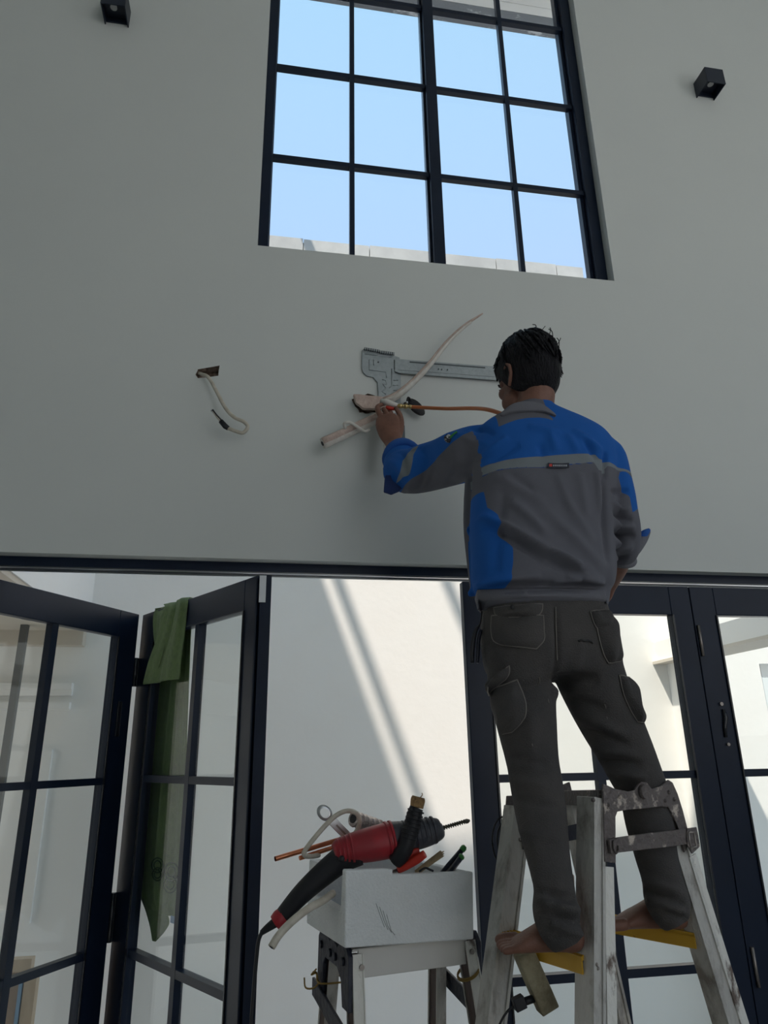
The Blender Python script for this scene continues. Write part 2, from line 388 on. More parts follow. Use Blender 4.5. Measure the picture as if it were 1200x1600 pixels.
bar(bm, LA[1] + LA[2]*.07 - LA[3]*.004 + Vector((0, 0, 1.72)), LA[1] + LA[2]*.07 - LA[3]*.004 + Vector((0, 0, 1.58)), .022, .008, LA[2]); bevel(obj('pull_handle', bm, M['frame_side'], LA[0]), .003)

# ------------------------------------------------------------ wall lamps
def lamp(xc, zb, label):
    t = thing('wall_lamp', (xc, 0, zb), label, 'lamp', None)
    s, h, d, th = .052, .1, .1, .005
    b = B(); box(b, xc - s, xc + s, -d, -d + th, zb, zb + h); box(b, xc - s, xc - s + th, -d + th, 0, zb, zb + h); box(b, xc + s - th, xc + s, -d + th, 0, zb, zb + h)
    box(b, xc - s + th, xc + s - th, -.006, 0, zb + .015, zb + h); box(b, xc - s + th, xc + s - th, -d + th, -.006, zb + .045, zb + .055)
    bevel(obj('housing', b, M['lamp'], t), .0015)
    b = B(); cyl(b, (xc - .005, -d*.62, zb + .046), (xc - .005, -d*.62, zb + .03), .012, .015, 14); obj('lens', b, M['lens'], t)
    b = B(); tube(b, [(xc - .032, -d + th + .002, zb + .03), (xc - .03, -d + th + .004, zb + .012)], .004, 8); obj('screw', b, M['silver'], t)
q = at(1102, 155.5, Y=0); lamp(q.x, q.z, 'black cube wall lamp to the right of the tall window')
q = at(182.5, 41, Y=0); lamp(q.x, q.z, 'black cube wall lamp cut by the top edge, left of the tall window')
# ------------------------------------------------------------ materials of the movable things
M['foam'] = mat('pipe_foam', (.62, .50, .44), .8, col2=(.50, .38, .33), nscale=25, bump=.5, bscale=90)
M['foam_in'] = mat('pipe_foam_skin', (.72, .70, .66), .5, col2=(.62, .58, .53), nscale=20, bump=.3, bscale=80)
M['galv'] = mat('galvanised_sheet', (.42, .46, .48), .42, .75, col2=(.36, .40, .42), nscale=60, bump=.05, bscale=120)
M['galv_dark'] = mat('galvanised_fold', (.13, .15, .16), .5, .7)
M['cable'] = mat('cream_cable', (.60, .56, .48), .5, col2=(.50, .46, .38), nscale=40)
M['tape'] = mat('black_tape', (.008, .009, .014), .5)
M['rubber'] = mat('black_rubber', (.012, .012, .014), .6, bump=.2, bscale=200)
M['copper'] = mat('copper', (.72, .27, .14), .3, 1, col2=(.60, .22, .12), nscale=30)
M['hose'] = mat('orange_hose', (.60, .18, .055), .4)
M['brass'] = mat('brass', (.62, .47, .22), .3, 1)
M['white'] = mat('white_plastic', (.70, .69, .66), .4)
M['redband'] = mat('red_plastic', (.55, .035, .02), .45)
M['alu'] = mat('worn_aluminium', (.56, .55, .52), .55, .3, col2=(.26, .235, .21), nscale=16, bump=.5, bscale=90, ramp=(.50, .68), stretch=(1, 1, .45))
M['alu_white'] = mat('paint_flecked_rail', (.80, .79, .74), .6, .0, col2=(.16, .12, .10), nscale=14, bump=.6, bscale=80, ramp=(.56, .64), stretch=(1, 1, .5))
M['alu_chan'] = mat('brown_rail_channel', (.07, .045, .038), .6, .3, col2=(.22, .17, .14), nscale=10, ramp=(.5, .8), stretch=(1, 1, .2))  # dark brown inner channel of the rails, paler streaks
M['steelpaint'] = mat('paint_splashed_steel', (.15, .13, .125), .6, .3, col2=(.55, .48, .42), nscale=22, bump=.8, bscale=70, ramp=(.56, .64))
M['yellow'] = mat('yellow_tread', (.62, .36, .03), .55, col2=(.08, .04, .02), nscale=14, bump=.2, bscale=60, ramp=(.66, .70))
M['navy'] = mat('navy_plastic', (.010, .013, .026), .42, col2=(.028, .032, .05), nscale=9, bump=.3, bscale=60, spec=.4)
M['eps'] = mat('styrofoam', (.80, .83, .84), .85, col2=(.68, .72, .73), nscale=6, bump=.35, bscale=160, ramp=(.5, .85))
M['red'] = mat('red_housing', (.42, .018, .03), .42, col2=(.30, .02, .03), nscale=12)
M['grip'] = mat('black_grip', (.007, .008, .012), .55)
M['greyrub'] = mat('grey_rubber', (.045, .05, .065), .5, col2=(.075, .08, .095), nscale=20)
M['bit'] = mat('masonry_bit', (.16, .15, .12), .45, .7)
M['cork'] = mat('cork_stub', (.40, .25, .11), .9, col2=(.22, .13, .06), nscale=60, bump=.6, bscale=120)
M['chrome'] = mat('chrome', (.72, .74, .75), .18, 1)
M['green'] = mat('green_plastic', (.04, .26, .05), .45)
M['wood'] = mat('raw_wood', (.42, .33, .20), .8, col2=(.30, .22, .12), nscale=20, stretch=(1, 1, .2))
M['foil'] = mat('aluminium_foil', (.52, .48, .46), .35, .8, col2=(.35, .28, .26), nscale=20, bump=.8, bscale=60)
M['towel'] = mat('green_terry', (.15, .25, .065), .95, col2=(.11, .19, .05), nscale=60, bump=.9, bscale=420, sheen=.35)
M['towel_dark'] = mat('green_embroidery', (.02, .055, .025), .9)
M['tagblue'] = mat('pale_blue_label', (.20, .32, .55), .6)
M['card'] = mat('cardboard', (.36, .26, .19), .85, col2=(.31, .22, .16), nscale=5)
M['pine'] = mat('pine_batten', (.55, .43, .31), .75, col2=(.46, .35, .24), nscale=10, stretch=(1, 1, .2))
M['blue_tape'] = mat('blue_edging', (.20, .32, .45), .5)
M['sponge'] = mat('grimy_block', (.33, .30, .20), .85, col2=(.17, .14, .08), nscale=12, bump=.5, bscale=60)
M['wire'] = mat('rusty_wire', (.30, .19, .05), .6, .3)
def T3(pts, Y=None):      # list of (px, py, Y)
    return [at(a[0], a[1], Y=(a[2] if len(a) > 2 else Y)) for a in pts]
def sp(pts, k=6): return [Vector(p) for p in smooth_path([tuple(Vector(q)) for q in pts], k)]
def spr(vals, k=6): return [float(v[0]) for v in smooth_path([(v, 0) for v in vals], k)]

# ------------------------------------------------------------ mounting bracket of the air conditioner
t = thing('mounting_bracket', at(607, 600, Y=0), 'galvanised steel mounting bracket screwed to the wall behind the worker, long rail to the right', 'bracket')
pl = [(565.5, 549), (569, 545), (614, 551), (617, 557), (624, 559), (625.5, 563), (626.5, 644), (629, 648), (622, 652), (603, 650), (592, 640), (590.5, 612), (589.5, 598), (583, 590), (573, 588), (567, 582), (565, 576)]
b = B(); prism(b, [at(x, y, Y=-.004) for x, y in pl], (0, -.004, 0)); bevel(obj('plate', b, M['galv'], t), .0012)
b = B(); prism(b, [at(x, y, Y=-.004) for x, y in [(604, 650), (627, 652), (630, 663), (629, 690), (624, 694), (606, 692)]], (0, -.006, 0)); obj('lower_plate', b, M['galv'], t)
b = B(); box(b, at(625, 672, Y=0).x, at(631, 672, Y=0).x, -.02, -.004, at(627, 695, Y=0).z, at(627, 668, Y=0).z); obj('lower_lug', b, M['galv_dark'], t)
for (x0, x1, y0, y1) in ((569, 593, 544, 549), (593, 616, 549, 553)):
    b = B(); p, q = at(x0, y0 + 1, Y=-.012), at(x1, y1 + 0, Y=-.012)
    bar(b, p, q, .008, .010, (0, 1, 0)); obj('top_flange', b, M['galv_dark'], t)
    n = 7
    for i in range(n):
        c = p.lerp(q, (i + .5)/n); b = B(); box(b, c.x - .002, c.x + .002, -.020, -.006, c.z - .007, c.z + .003); obj('flange_tooth', b, M['galv'], t)
ribs = [[(577, 562), (577, 578), (603, 581), (604, 590)], [(584, 562), (584, 571)], [(612, 576), (612, 603), (608, 606)], [(597, 593), (603, 594), (604, 600), (598, 600), (603, 606), (597, 612), (603, 616)],
        [(615, 594), (622, 594)], [(614, 602), (622, 602)], [(615, 610), (621, 610), (621, 625)], [(614, 632), (621, 632), (621, 640)], [(616, 562), (616, 576), (625, 578)], [(570, 553), (612, 558)]]
for r in ribs:
    b = B(); tube(b, [at(x, y, Y=-.0085) for x, y in r], .0022, 6); obj('embossed_rib', b, M['galv'], t)
for (x, y) in ((591, 566), (623, 569), (623, 574.5), (610, 640)):
    b = B(); p = at(x, y, Y=-.008); cyl(b, p, p + Vector((0, -.003, 0)), .0035, n=8); obj('screw_head', b, M['galv_dark'], t)
b = B(); prism(b, [at(x, y, Y=-.012) for x, y in [(617, 563), (625, 562), (872, 581), (872, 601), (626, 584), (617, 581)]], (0, -.004, 0)); r_ = obj('rail', b, M['galv'], t)
for (pa, pb_, w_, mm) in (((640, 565.5), (758, 574.5), .005, 'galv_dark'), ((622, 582), (870, 600.5), .004, 'galv'), ((622, 577.5), (870, 595.5), .003, 'galv')):
    b = B(); bar(b, at(*pa, Y=-.0165), at(*pb_, Y=-.0165), .003, w_, (0, 1, 0)); obj('rail_fold' if mm == 'galv' else 'rail_slot', b, M[mm], r_)
for (x, y) in ((685, 577), (690, 577.5), (699, 578)):
    b = B(); p = at(x, y, Y=-.016); cyl(b, p, p + Vector((0, -.003, 0)), .003, n=8); obj('rivet', b, M['galv_dark'], r_)

# ------------------------------------------------------------ pipe insulation coming out of the hole
t = thing('pipe_insulation', at(590, 632, Y=-.03), 'split pink foam pipe insulation curving up from the wall hole to a pointed end', 'insulation')
P = sp(T3([(572, 628, .06), (590, 628, -.02), (612, 622, -.05), (640, 601, -.065), (668, 572, -.075), (697, 536, -.085), (724, 510, -.095), (754, 490, -.10)]), 6)
n = len(P); rad = [(.019 if i < 10 else .019*(1 - (i - 10)/(n - 10))**.6 + .002) for i in range(n)]
b = B(); tube(b, P, rad, 12, flat=.55, ref=(0, -1, .35)); obj('foam_strip', b, M['foam'], t)
b = B(); tube(b, [p + Vector((.004, -.006, -.006)) for p in P[8:-4]], [r*.82 for r in rad[8:-4]], 10, flat=.6, ref=(0, -1, .35)); obj('foam_lining', b, M['foam_in'], t)
b = B(); prism(b, rr := [at(x, y, Y=-.035) for x, y in rough_poly([(551, 619), (575, 621), (603, 624), (614, 632), (606, 641), (585, 642), (566, 641), (555, 632)], .6, 2)], (0, -.02, 0)); bevel(obj('foam_flap', b, M['foam'], t), .004)
t = thing('pipe_insulation', at(560, 665, Y=-.05), 'short pale foam pipe tube pointing down left below the wall hole', 'insulation')
P = sp(T3([(615, 637, -.02), (600, 648, -.05), (566, 664, -.065), (535, 679, -.075), (504, 693, -.085)]), 5)
b = B(); tube(b, P, [.021]*(len(P)-2) + [.022, .021], 14, flat=.62, ref=(0, -.2, 1)); obj('foam_tube', b, M['foam_in'], t)
b = B(); tube(b, [p + Vector((0, -.012, .004)) for p in P[6:]], .013, 8, flat=.4, ref=(0, -.2, 1)); obj('foam_slit', b, M['foam'], t)
b = B(); e_ = P[-1]; tt = (P[-1] - P[-2]).normalized(); cyl(b, e_ - tt*.004, e_ + tt*.0015, .009, n=12); obj('open_end', b, M['rubber'], t)
b = B(); tube(b, sp(T3([(540, 670, -.09), (538, 662, -.10), (546, 660, -.105), (556, 665, -.105), (570, 674, -.10), (578, 671, -.10)]), 4), .006, 8); obj('peeled_skin', b, M['foam_in'], t)
# drain pipe behind the wrist
t = thing('drain_pipe', at(603, 700, Y=-.03), 'ribbed white drain pipe hanging open ended behind the wrist', 'pipe')
p0, p1 = at(604, 655, Y=-.03), at(605, 732, Y=-.05)
zs_ = [p0.lerp(p1, i/40) for i in range(41)]
b = B(); tube(b, zs_, [.0125 + .0018*(i % 2) for i in range(41)], 14, cap=False); b2 = tube(b, zs_[-6:], .0105, 14, cap=False); obj('corrugated_tube', b, M['white'], t)
b = B(); tt = (p1 - p0).normalized(); 
rr = [[p1 + (tt.orthogonal().normalized()*math.cos(a) + tt.cross(tt.orthogonal().normalized())*math.sin(a))*r for a in (2*PI*k/16 for k in range(16))] for r in (.0105, .0145)]
rr = rr + [[q - tt*.006 for q in rr[1]], [q - tt*.006 for q in rr[0]], rr[0]]
loft(b, rr, False); obj('rim', b, M['white'], t)
# rubber plug hanging by its strap
t = thing('rubber_cap', at(652, 636, Y=-.03), 'black rubber cap dangling by its strap right of the bracket', 'cap')
b = B(); c = at(650, 636, Y=-.035); a1 = (at(664, 648, Y=-.035) - at(639, 623, Y=-.035))*.5; s_ = Vector((0, -1, 0)).cross(a1).normalized()
ell(b, c, a1, s_*.024, Vector((0, -.010, 0)), 20, 8); obj('cap_disc', b, M['rubber'], t)
b = B(); tube(b, sp(T3([(643, 627, -.04), (638, 621, -.045), (636, 628, -.045), (639, 634, -.04)]), 5), .004, 7); obj('strap', b, M['rubber'], t)
b = B(); ell(b, at(634, 631, Y=-.04), (.010, 0, 0), (0, .008, 0), (0, 0, .007), 10, 6); obj('strap_knob', b, M['rubber'], t)
# flare fitting, brass connector and orange hose
HC = at(824, 590, Y=-.69)                         # centre of the worker's head
hf = Vector((-.36, .93, -.05)).normalized(); hl = Vector((0, 0, 1)).cross(hf).normalized()
if hl.dot(Vector((-1, -1, 0))) < 0: hl = -hl
hu = Vector((0, 0, 1)); hu = (hu - hf*hu.dot(hf)).normalized()
def H(f, l, u): return HC + hf*f + hl*l + hu*u
t = thing('gas_hose', at(700, 637, Y=-.3), 'orange rubber hose with brass connector stretched from the hand to the mouth', 'hose')
P = sp(T3([(641, 635.5, -.13), (665, 637, -.17), (700, 638.5, -.28), (735, 638, -.42), (762, 640, -.53)]) + [H(.105, .008, -.077)], 7)
b = B(); tube(b, P, .0068, 12); obj('hose', b, M['hose'], t)
b = B(); q0, q1 = at(620, 634, Y=-.125), at(643, 635.6, Y=-.133); d_ = q1 - q0
for (u0, u1, r) in ((0, .12, .006), (.12, .34, .0095), (.34, .5, .007), (.5, .72, .009), (.72, .85, .006), (.85, 1.0, .0082)): cyl(b, q0 + d_*u0, q0 + d_*u1, r, n=6 if r > .0088 else 12)
obj('brass_connector', b, M['brass'], t)
b = B(); cyl(b, at(636, 631, Y=-.135), at(636, 627, Y=-.14), .004, n=8); obj('valve_stem', b, M['chrome'], t)
t = thing('pipe_fitting', at(612, 633, Y=-.11), 'white and red taped pipe fitting pinched between finger and thumb', 'fitting')
b = B(); tube(b, T3([(596, 627, -.10), (606, 629, -.115), (621, 634, -.125)]), [.011, .012, .009], 12); obj('body', b, M['white'], t)
b = B(); tube(b, T3([(603, 636, -.125), (609, 638, -.128), (617, 639, -.13)]), [.006, .008, .006], 10); obj('red_band', b, M['redband'], t)

# ------------------------------------------------------------ cable out of the left hole
t = thing('power_cable', at(325, 585, Y=0), 'cream electric cable hanging from the chiselled hole, black taped end', 'cable')
P = sp(T3([(309, 583, .035), (316, 585, -.012), (326, 590, -.04), (337, 609, -.055), (352, 637, -.065), (366, 652, -.07), (381, 659, -.072), (387, 667, -.075), (380, 676, -.078), (369, 674, -.078), (355, 668.5, -.076)]), 6)
b = B(); tube(b, P, .0068, 10); obj('sheath', b, M['cable'], t)
b = B(); tube(b, T3([(357, 669.5, -.076), (352, 666, -.076), (345, 658, -.076)]), [.0085, .0105, .0095], 10); obj('black_tape', b, M['tape'], t)
for (pts, m_) in (([(346, 659, -.076), (340, 653, -.078), (333, 643, -.08)], 'cable'), ([(346, 657, -.077), (338, 648, -.08), (332, 640, -.082)], 'tape'), ([(345, 658, -.074), (336, 647, -.076), (330, 641, -.078)], 'silver')):
    b = B(); tube(b, T3(pts), .0032, 8); obj('wire_core', b, M[m_], t)

# ------------------------------------------------------------ towel over the folded door leaf
LP, Lt, Ln = LB[1], LB[2], LB[3]
def onB(px, py, off=0):
    q = onplane(px, py, LP - Ln*off, Ln); return (q - LP).dot(Lt), q.z
t = thing('towel', LP + Lt*.25 + Vector((0, 0, top2)), 'long green terry towel hung over the top of the folded glass door', 'towel')
def sheet(rows, off, nx, pleat, name, thick=.005, seed=0):
    """rows: (u_left, u_right, z, bulge)"""
    R = [Vector(r) for r in [tuple(map(float, q)) for q in smooth_path(rows, 5)]] if False else [tuple(map(float, q)) for q in smooth_path(rows, 5)]
    bm = B(); g = []
    for i, (u0, u1, z, o) in enumerate(R):
        row = []
        for j in range(nx + 1):
            s = j/nx; ph = pleat[0]*math.sin(s*pleat[1]*PI + pleat[2] + i*.03) + pleat[0]*.4*math.sin(s*pleat[1]*2.3*PI + 1 + i*.05)
            row.append(bm.verts.new(LP + Lt*(u0 + (u1 - u0)*s) - Ln*(off + o + ph) + Vector((0, 0, z))))
        g.append(row)
    for a, c in zip(g, g[1:]):
        for j in range(nx): bm.faces.new((a[j], a[j+1], c[j+1], c[j])).smooth = True
    o = obj(name, bm, M['towel'], t); m = o.modifiers.new('s', 'SOLIDIFY'); m.thickness = thick; m.offset = 0
    m = o.modifiers.new('v', 'SUBSURF'); m.levels = 1; m.render_levels = 1
    return o
def Q(y, xl, xr, off, bul=0):
    a, z0 = onB(xl, y, off); c, z1 = onB(xr, y, off); return (a, c, (z0 + z1)/2, bul)
ua, _ = onB(240, 955); ub, _ = onB(291, 937)
# right-hand lobe goes over the rail and falls in front; a second lobe behind it on the left
sheet([(ua + .10, ub, top2 + .004, -.055), (ua + .10, ub, top2 + .012, -.02), Q(948, 263, 290, .012), Q(985, 253, 286, .012), Q(1030, 236, 279, .014), Q(1066, 227, 276, .014)], .014, 24, (.009, 3.1, .4), 'front_lobe')
sheet([(ua + .01, ub - .05, top2 + .003, -.055), (ua + .01, ub - .05, top2 + .010, -.02), Q(960, 240, 266, .012), Q(985, 240, 262, .012), Q(1015, 241, 255, .014), Q(1045, 232, 246, .014), Q(1062, 226, 236, .014)], .008, 18, (.004, 3.4, 1.8), 'side_lobe')
bo = -.058
sheet([(ua + .02, ub, top2 + .006, .052), (ua + .02, ub + .01, top2 + .0, .012), Q(985, 262, 302, bo), Q(1060, 254, 299, bo), Q(1150, 243, 296, bo), Q(1250, 231, 293, bo), Q(1330, 224, 291, bo), Q(1395, 221, 289, bo), Q(1430, 232, 289, bo)], bo, 30, (.010, 4.2, 1.1), 'back_drop')
sheet([Q(1330, 220, 236, bo - .012), Q(1395, 219, 250, bo - .012), Q(1430, 229, 266, bo - .012), Q(1452, 236, 258, bo - .012), Q(1471, 240, 243, bo - .012)], bo - .012, 12, (.004, 2.2, .3), 'turned_corner')
for (cx, cy, r) in ((246, 1352, 9), (268, 1362, 11), (266, 1382, 10), (246, 1366, 8)):
    for rr_ in (r, r*.6):
        b = B(); pts = []
        for k in range(18):
            a = 2*PI*k/17; u, z = onB(cx + rr_*math.cos(a), cy + rr_*1.3*math.sin(a), bo + .018); pts.append(LP + Lt*u - Ln*(bo + .018) + Vector((0, 0, z)))
        tube(b, pts, .0022, 5); obj('embroidered_ring', b, M['towel_dark'], t)
b = B(); u, z = onB(270, 1437, bo); obox(b, LP + Lt*u - Ln*bo + Vector((0, 0, z)), Lt*.017, Ln*.001, Vector((0, 0, .011))); obj('care_label', b, M['tagblue'], t)

# ------------------------------------------------------------ frames and boards stacked on the porch
t = thing('cardboard_sheet', at(20, 1540, Y=1.5), 'brown cardboard sheet in a pale batten frame behind the left folding door', 'sheet')
c0 = at(-60, 1505, Y=1.4); c1 = at(44, 1497, Y=1.4)
b = B(); box(b, c0.x - .5, c1.x, 1.40, 1.43, 0, c1.z - .05); obj('sheet', b, M['card'], t)
b = B(); box(b, c0.x - .5, c1.x + .02, 1.385, 1.44, c1.z - .05, c1.z); obj('top_batten', b, M['pine'], t)
b = B(); box(b, c1.x, c1.x + .05, 1.385, 1.44, 0, c1.z - .05); obj('side_batten', b, M['pine'], t)
b = B(); box(b, c1.x - .02, c1.x - .006, 1.38, 1.40, 0, c1.z - .05); obj('blue_edging', b, M['blue_tape'], t)
M['scratch'] = mat('scratch_grey', (.35, .37, .38), .9)  # plain grey of the scratch marks on the foam
M['stain'] = mat('beige_stain', (.62, .56, .47), .6)
# ------------------------------------------------------------ ladder the man stands on
r1 = Vector((.36, -.933, 0)).normalized(); s1 = Vector((.933, .36, 0)).normalized()
A0 = Vector((.85, -.80, 1.07))
def near(px, py): return onplane(px, py, A0, r1)
def far(px, py): return onplane(px, py, A0 - r1*.27, r1)
LAD = thing('stepladder', (.85, -.68, 0), 'paint-splashed aluminium stepladder the man stands on, yellow treads', 'ladder')
def line_to(p, q, z):                # extend the line p-q to height z
    return p + (q - p)*((z - p.z)/(q.z - p.z))
def rail(nm, top, mid, mat_, w=.05, d=.028, side=s1, parent=LAD, lip=None, zb=.02):
    bot = line_to(top, mid, zb)
    b = B(); t_ = (bot - top).normalized(); s = (side - t_*side.dot(t_)).normalized(); n = t_.cross(s)
    # C-shaped extrusion: web and two flanges
    for (c, hw, hd) in ((0, w/2, .002), ):
        obox(b, (top + bot)/2 + n*(d/2), s*hw, n*hd, t_*(bot - top).length/2)
    for sg in (-1, 1):
        obox(b, (top + bot)/2 + s*sg*(w/2 - .002), s*.002, n*(d/2), t_*(bot - top).length/2)
        obox(b, (top + bot)/2 + s*sg*(w/2 - .009) - n*(d/2), s*.009, n*.0018, t_*(bot - top).length/2)
    o = obj(nm, b, mat_, parent)
    b = B(); bar(b, bot + Vector((0, 0, .03)), bot + Vector((0, 0, -.0)) - t_*0, w + .012, d + .012, side); obj('rubber_foot', b, M['rubber'], o)
    return top, bot, t_
n1 = (near(916, 1246), near(914, 1600)); n2 = (near(1036, 1270), near(1136, 1600)); f3 = (far(808, 1262), far(766, 1600)); f4 = (far(890, 1256), far(968, 1600))
def solid_rail(top, mid, mat_a, mat_b, w, d, side, nrm):
    bot = line_to(top, mid, .0)
    t_ = (bot - top).normalized(); s = (side - t_*side.dot(t_)).normalized(); n = t_.cross(s)
    if n.dot(nrm) < 0: n = -n
    L = (bot - top).length; c = (top + bot)/2
    b = B(); obox(b, c, s*w/2, n*d/2, t_*L/2); o = bevel(obj('rail', b, mat_a, LAD), .002)
    for sg in (-1, 1):
        b = B(); obox(b, c + s*sg*(w/2 - .004) + n*(d/2 + .002), s*.004, n*.002, t_*L/2); obj('rail_lip', b, mat_b, o)
    b = B(); obox(b, bot + Vector((0, 0, .025)), s*(w/2 + .006), n*(d/2 + .007), Vector((0, 0, .025))); obj('rubber_foot', b, M['rubber'], o)
    return bot
# near rails show two faces: the channel side to the left and the flecked front to the right
solid_rail(n1[0] + s1*.012, n1[1] + s1*.012, M['alu'], M['alu'], .034, .05, s1, r1)
b = B(); q0 = near(936, 1352) + r1*.027; q1 = line_to(q0, near(940, 1600) + r1*.027, .02); bar(b, q0, q1, .028, .004, s1); obj('rail_face', b, M['alu_white'], LAD)
solid_rail(n2[0], n2[1], M['alu'], M['alu'], .048, .044, s1, r1)
b = B(); q0 = near(1068, 1335) + r1*.024; q1 = line_to(q0, near(1150, 1600) + r1*.024, .02); bar(b, q0, q1, .026, .004, s1); obj('rail_face', b, M['alu_white'], LAD)
solid_rail(f3[0], f3[1], M['alu'], M['alu'], .056, .04, s1, r1)
solid_rail(f4[0], f4[1], M['alu'], M['alu'], .036, .04, s1, r1)
def tread(pa, pb, label=None, drop=0):
    b = B(); d = (pb - pa).normalized(); s = Vector((-d.y, d.x, 0)).normalized(); up = Vector((0, 0, 1))
    w = .052
    obox(b, (pa + pb)/2 - up*.004, d*(pb - pa).length/2, s*w/2, up*.004)
    for sg in (-1, 1): obox(b, (pa + pb)/2 + s*sg*(w/2 - .002) - up*.018, d*(pb - pa).length/2, s*.002, up*.014)
    for k in range(5): obox(b, (pa + pb)/2 + s*(-.018 + .009*k) + up*.001, d*(pb - pa).length/2, s*.0015, up*.001)
    return obj('tread', b, M['yellow'], LAD)
ZT = 1.095
def tr_at(z):
    def pt(a): return line_to(a[0], a[1], z)
    a1, a2, a3, a4 = pt(n1) + s1*.012, pt(n2), pt(f3), pt(f4)
    return (a3, a1), (a4, a2)
for z in (ZT, .82, .545, .27):
    (p, q), (p2, q2) = tr_at(z)
    tread(p, q); tread(p2, q2)
# hinge head: painted steel angle on the near side, its mate on the far side
def plate_px(nm, poly, fn, th, mat_, dy=0, parent=LAD):
    b = B(); prism(b, [fn(x, y) + r1*dy for x, y in poly], r1*th); return bevel(obj(nm, b, mat_, parent), .0015)
plate_px('hinge_plate', [(926, 1224), (934, 1227), (945, 1232), (966, 1236), (975, 1234), (980, 1226), (986, 1221), (994, 1222), (999, 1229), (1002, 1232), (1016, 1228), (1028, 1218), (1034, 1222), (1042, 1240), (1050, 1266), (1056, 1290), (1062, 1313), (1052, 1330), (1046, 1300), (1036, 1276), (1027, 1260), (1014, 1259), (992, 1262), (965, 1264), (948, 1267), (945, 1275), (945, 1346), (928, 1344), (927, 1290)], near, .006, M['steelpaint'], .026)
plate_px('crossbar', [(930, 1309), (945, 1306), (988, 1300), (1040, 1294), (1060, 1292), (1062, 1299), (1060, 1314), (1036, 1319), (990, 1324), (946, 1329), (932, 1331)], near, .008, M['steelpaint'], .034)
b = B(); c = near(987, 1236) + r1*.03; cyl(b, c, c + r1*.014, .016, n=18); obj('hinge_pivot', b, M['steelpaint'], LAD)
for (x, y) in ((951, 1244), (934, 1256), (1028, 1237), (1036, 1248), (1022, 1250), (941, 1322), (935, 1322)):
    b = B(); c = near(x, y) + r1*.031; ell(b, c, s1*.005, Vector((0, 0, .005)), r1*.006, 10, 6); obj('rivet', b, M['steelpaint'], LAD)
b = B(); tube(b, [near(x, y) + r1*.046 for x, y in ((1050, 1298), (1058, 1298), (1060, 1310), (1062, 1320), (1053, 1323), (1051, 1310), (1050, 1298))], .0028, 6); lk = obj('locking_clip', b, M['steel'], LAD)
plate_px('clip_plate', [(1048, 1292), (1063, 1290), (1066, 1305), (1068, 1320), (1056, 1331), (1049, 1318)], near, .004, M['steelpaint'], .042)
b = B(); tube(b, [near(x, y) + r1*.045 for x, y in ((940, 1308), (934, 1312), (934, 1322), (938, 1330), (942, 1326), (942, 1318))], .0025, 6); obj('rivet_loop', b, M['steelpaint'], LAD)
b = B(); bar(b, far(876, 1246), near(934, 1246) + r1*.02, .03, .034, s1); obj('head_channel', b, M['steelpaint'], LAD)
b = B(); bar(b, far(898, 1246), near(1034, 1252) + r1*.02, .03, .034, s1); obj('head_channel', b, M['steelpaint'], LAD)
plate_px('hinge_plate', [(800, 1244), (880, 1240), (884, 1228), (898, 1222), (902, 1238), (906, 1252), (898, 1270), (884, 1262), (820, 1266), (806, 1300), (796, 1296)], far, .006, M['steelpaint'], -.024)
for (x, y) in ((889, 1250), (913, 1249)):
    b = B(); c = (far(x, y) if x < 900 else near(x - 2, y)) + r1*.03; ell(b, c, s1*.005, Vector((0, 0, .005)), r1*.005, 10, 6); obj('rivet', b, M['steelpaint'], LAD)
plate_px('crossbar', [(806, 1304), (890, 1286), (903, 1284), (904, 1304), (890, 1310), (806, 1326)], far, .006, M['navy'], .024)
for (x, y) in ((804, 1311), (776, 1467), (772, 1468)):
    b = B(); c = far(x, y) + r1*.022; ell(b, c, s1*.005, Vector((0, 0, .005)), r1*.004, 10, 6); obj('rivet', b, M['steel'], LAD)
for (x, y) in ((916, 1502), (918, 1508)):
    b = B(); c = near(x, y) + r1*.028; ell(b, c, s1*.004, Vector((0, 0, .004)), r1*.004, 10, 6); obj('rivet', b, M['steel'], LAD)

# black cable coiled on the far rail
t = thing('cable_coil', far(790, 1320), 'thin black cable loop hanging beside the far ladder rail', 'cable')
for k, (dx, rr_) in enumerate(((0, 1), (5, .86))):
    b = B(); c = far(800 + dx, 1316); pts = []
    for i in range(25):
        a = 2*PI*i/24; pts.append(c - s1*.042*rr_*math.cos(a) + Vector((0, 0, .058*rr_*math.sin(a))) - r1*.026)
    tube(b, pts, .0022, 7); obj('loop', b, M['grip'], t)

# block hanging under the tread
YK = -.74
t = thing('trowel_float', at(838, 1530, Y=YK), 'grimy beige rectangular float block tilted under the left foot, black handle', 'float')
e1_ = (at(862, 1572, Y=YK) - at(829, 1496, Y=YK)); L_ = e1_.length; e1_.normalize()
sd = (at(838, 1489, Y=YK) - at(812, 1500, Y=YK)).normalized(); sd = (sd - e1_*sd.dot(e1_)).normalized(); nn = e1_.cross(sd)
c = at(837, 1532, Y=YK)
b = B(); obox(b, c, e1_*.060, sd*.021, nn*.020); bevel(obj('block', b, M['sponge'], t), .003, 2)
b = B(); tube(b, [at(834, 1560, Y=YK), at(817, 1566, Y=YK - .005)], .008, 10); obj('handle', b, M['grip'], t)
b = B(); obox(b, at(811, 1567, Y=YK - .005), Vector((.012, 0, .004)), Vector((0, .010, 0)), Vector((-.004, 0, .012))); bevel(obj('clamp', b, M['grip'], t), .002)
b = B(); tube(b, sp([at(806, 1571, Y=YK), at(795, 1578, Y=YK), at(785, 1592, Y=YK), at(776, 1612, Y=YK)], 4), .0025, 7); obj('cord', b, M['grip'], t)
b = B(); zt_1 = ZT - .03; tube(b, [at(826, 1497, Y=YK), at(824, 1487, Y=YK) , at(823, 1478, Y=YK)], .0018, 6); obj('hanging_wire', b, M['wire'], t)

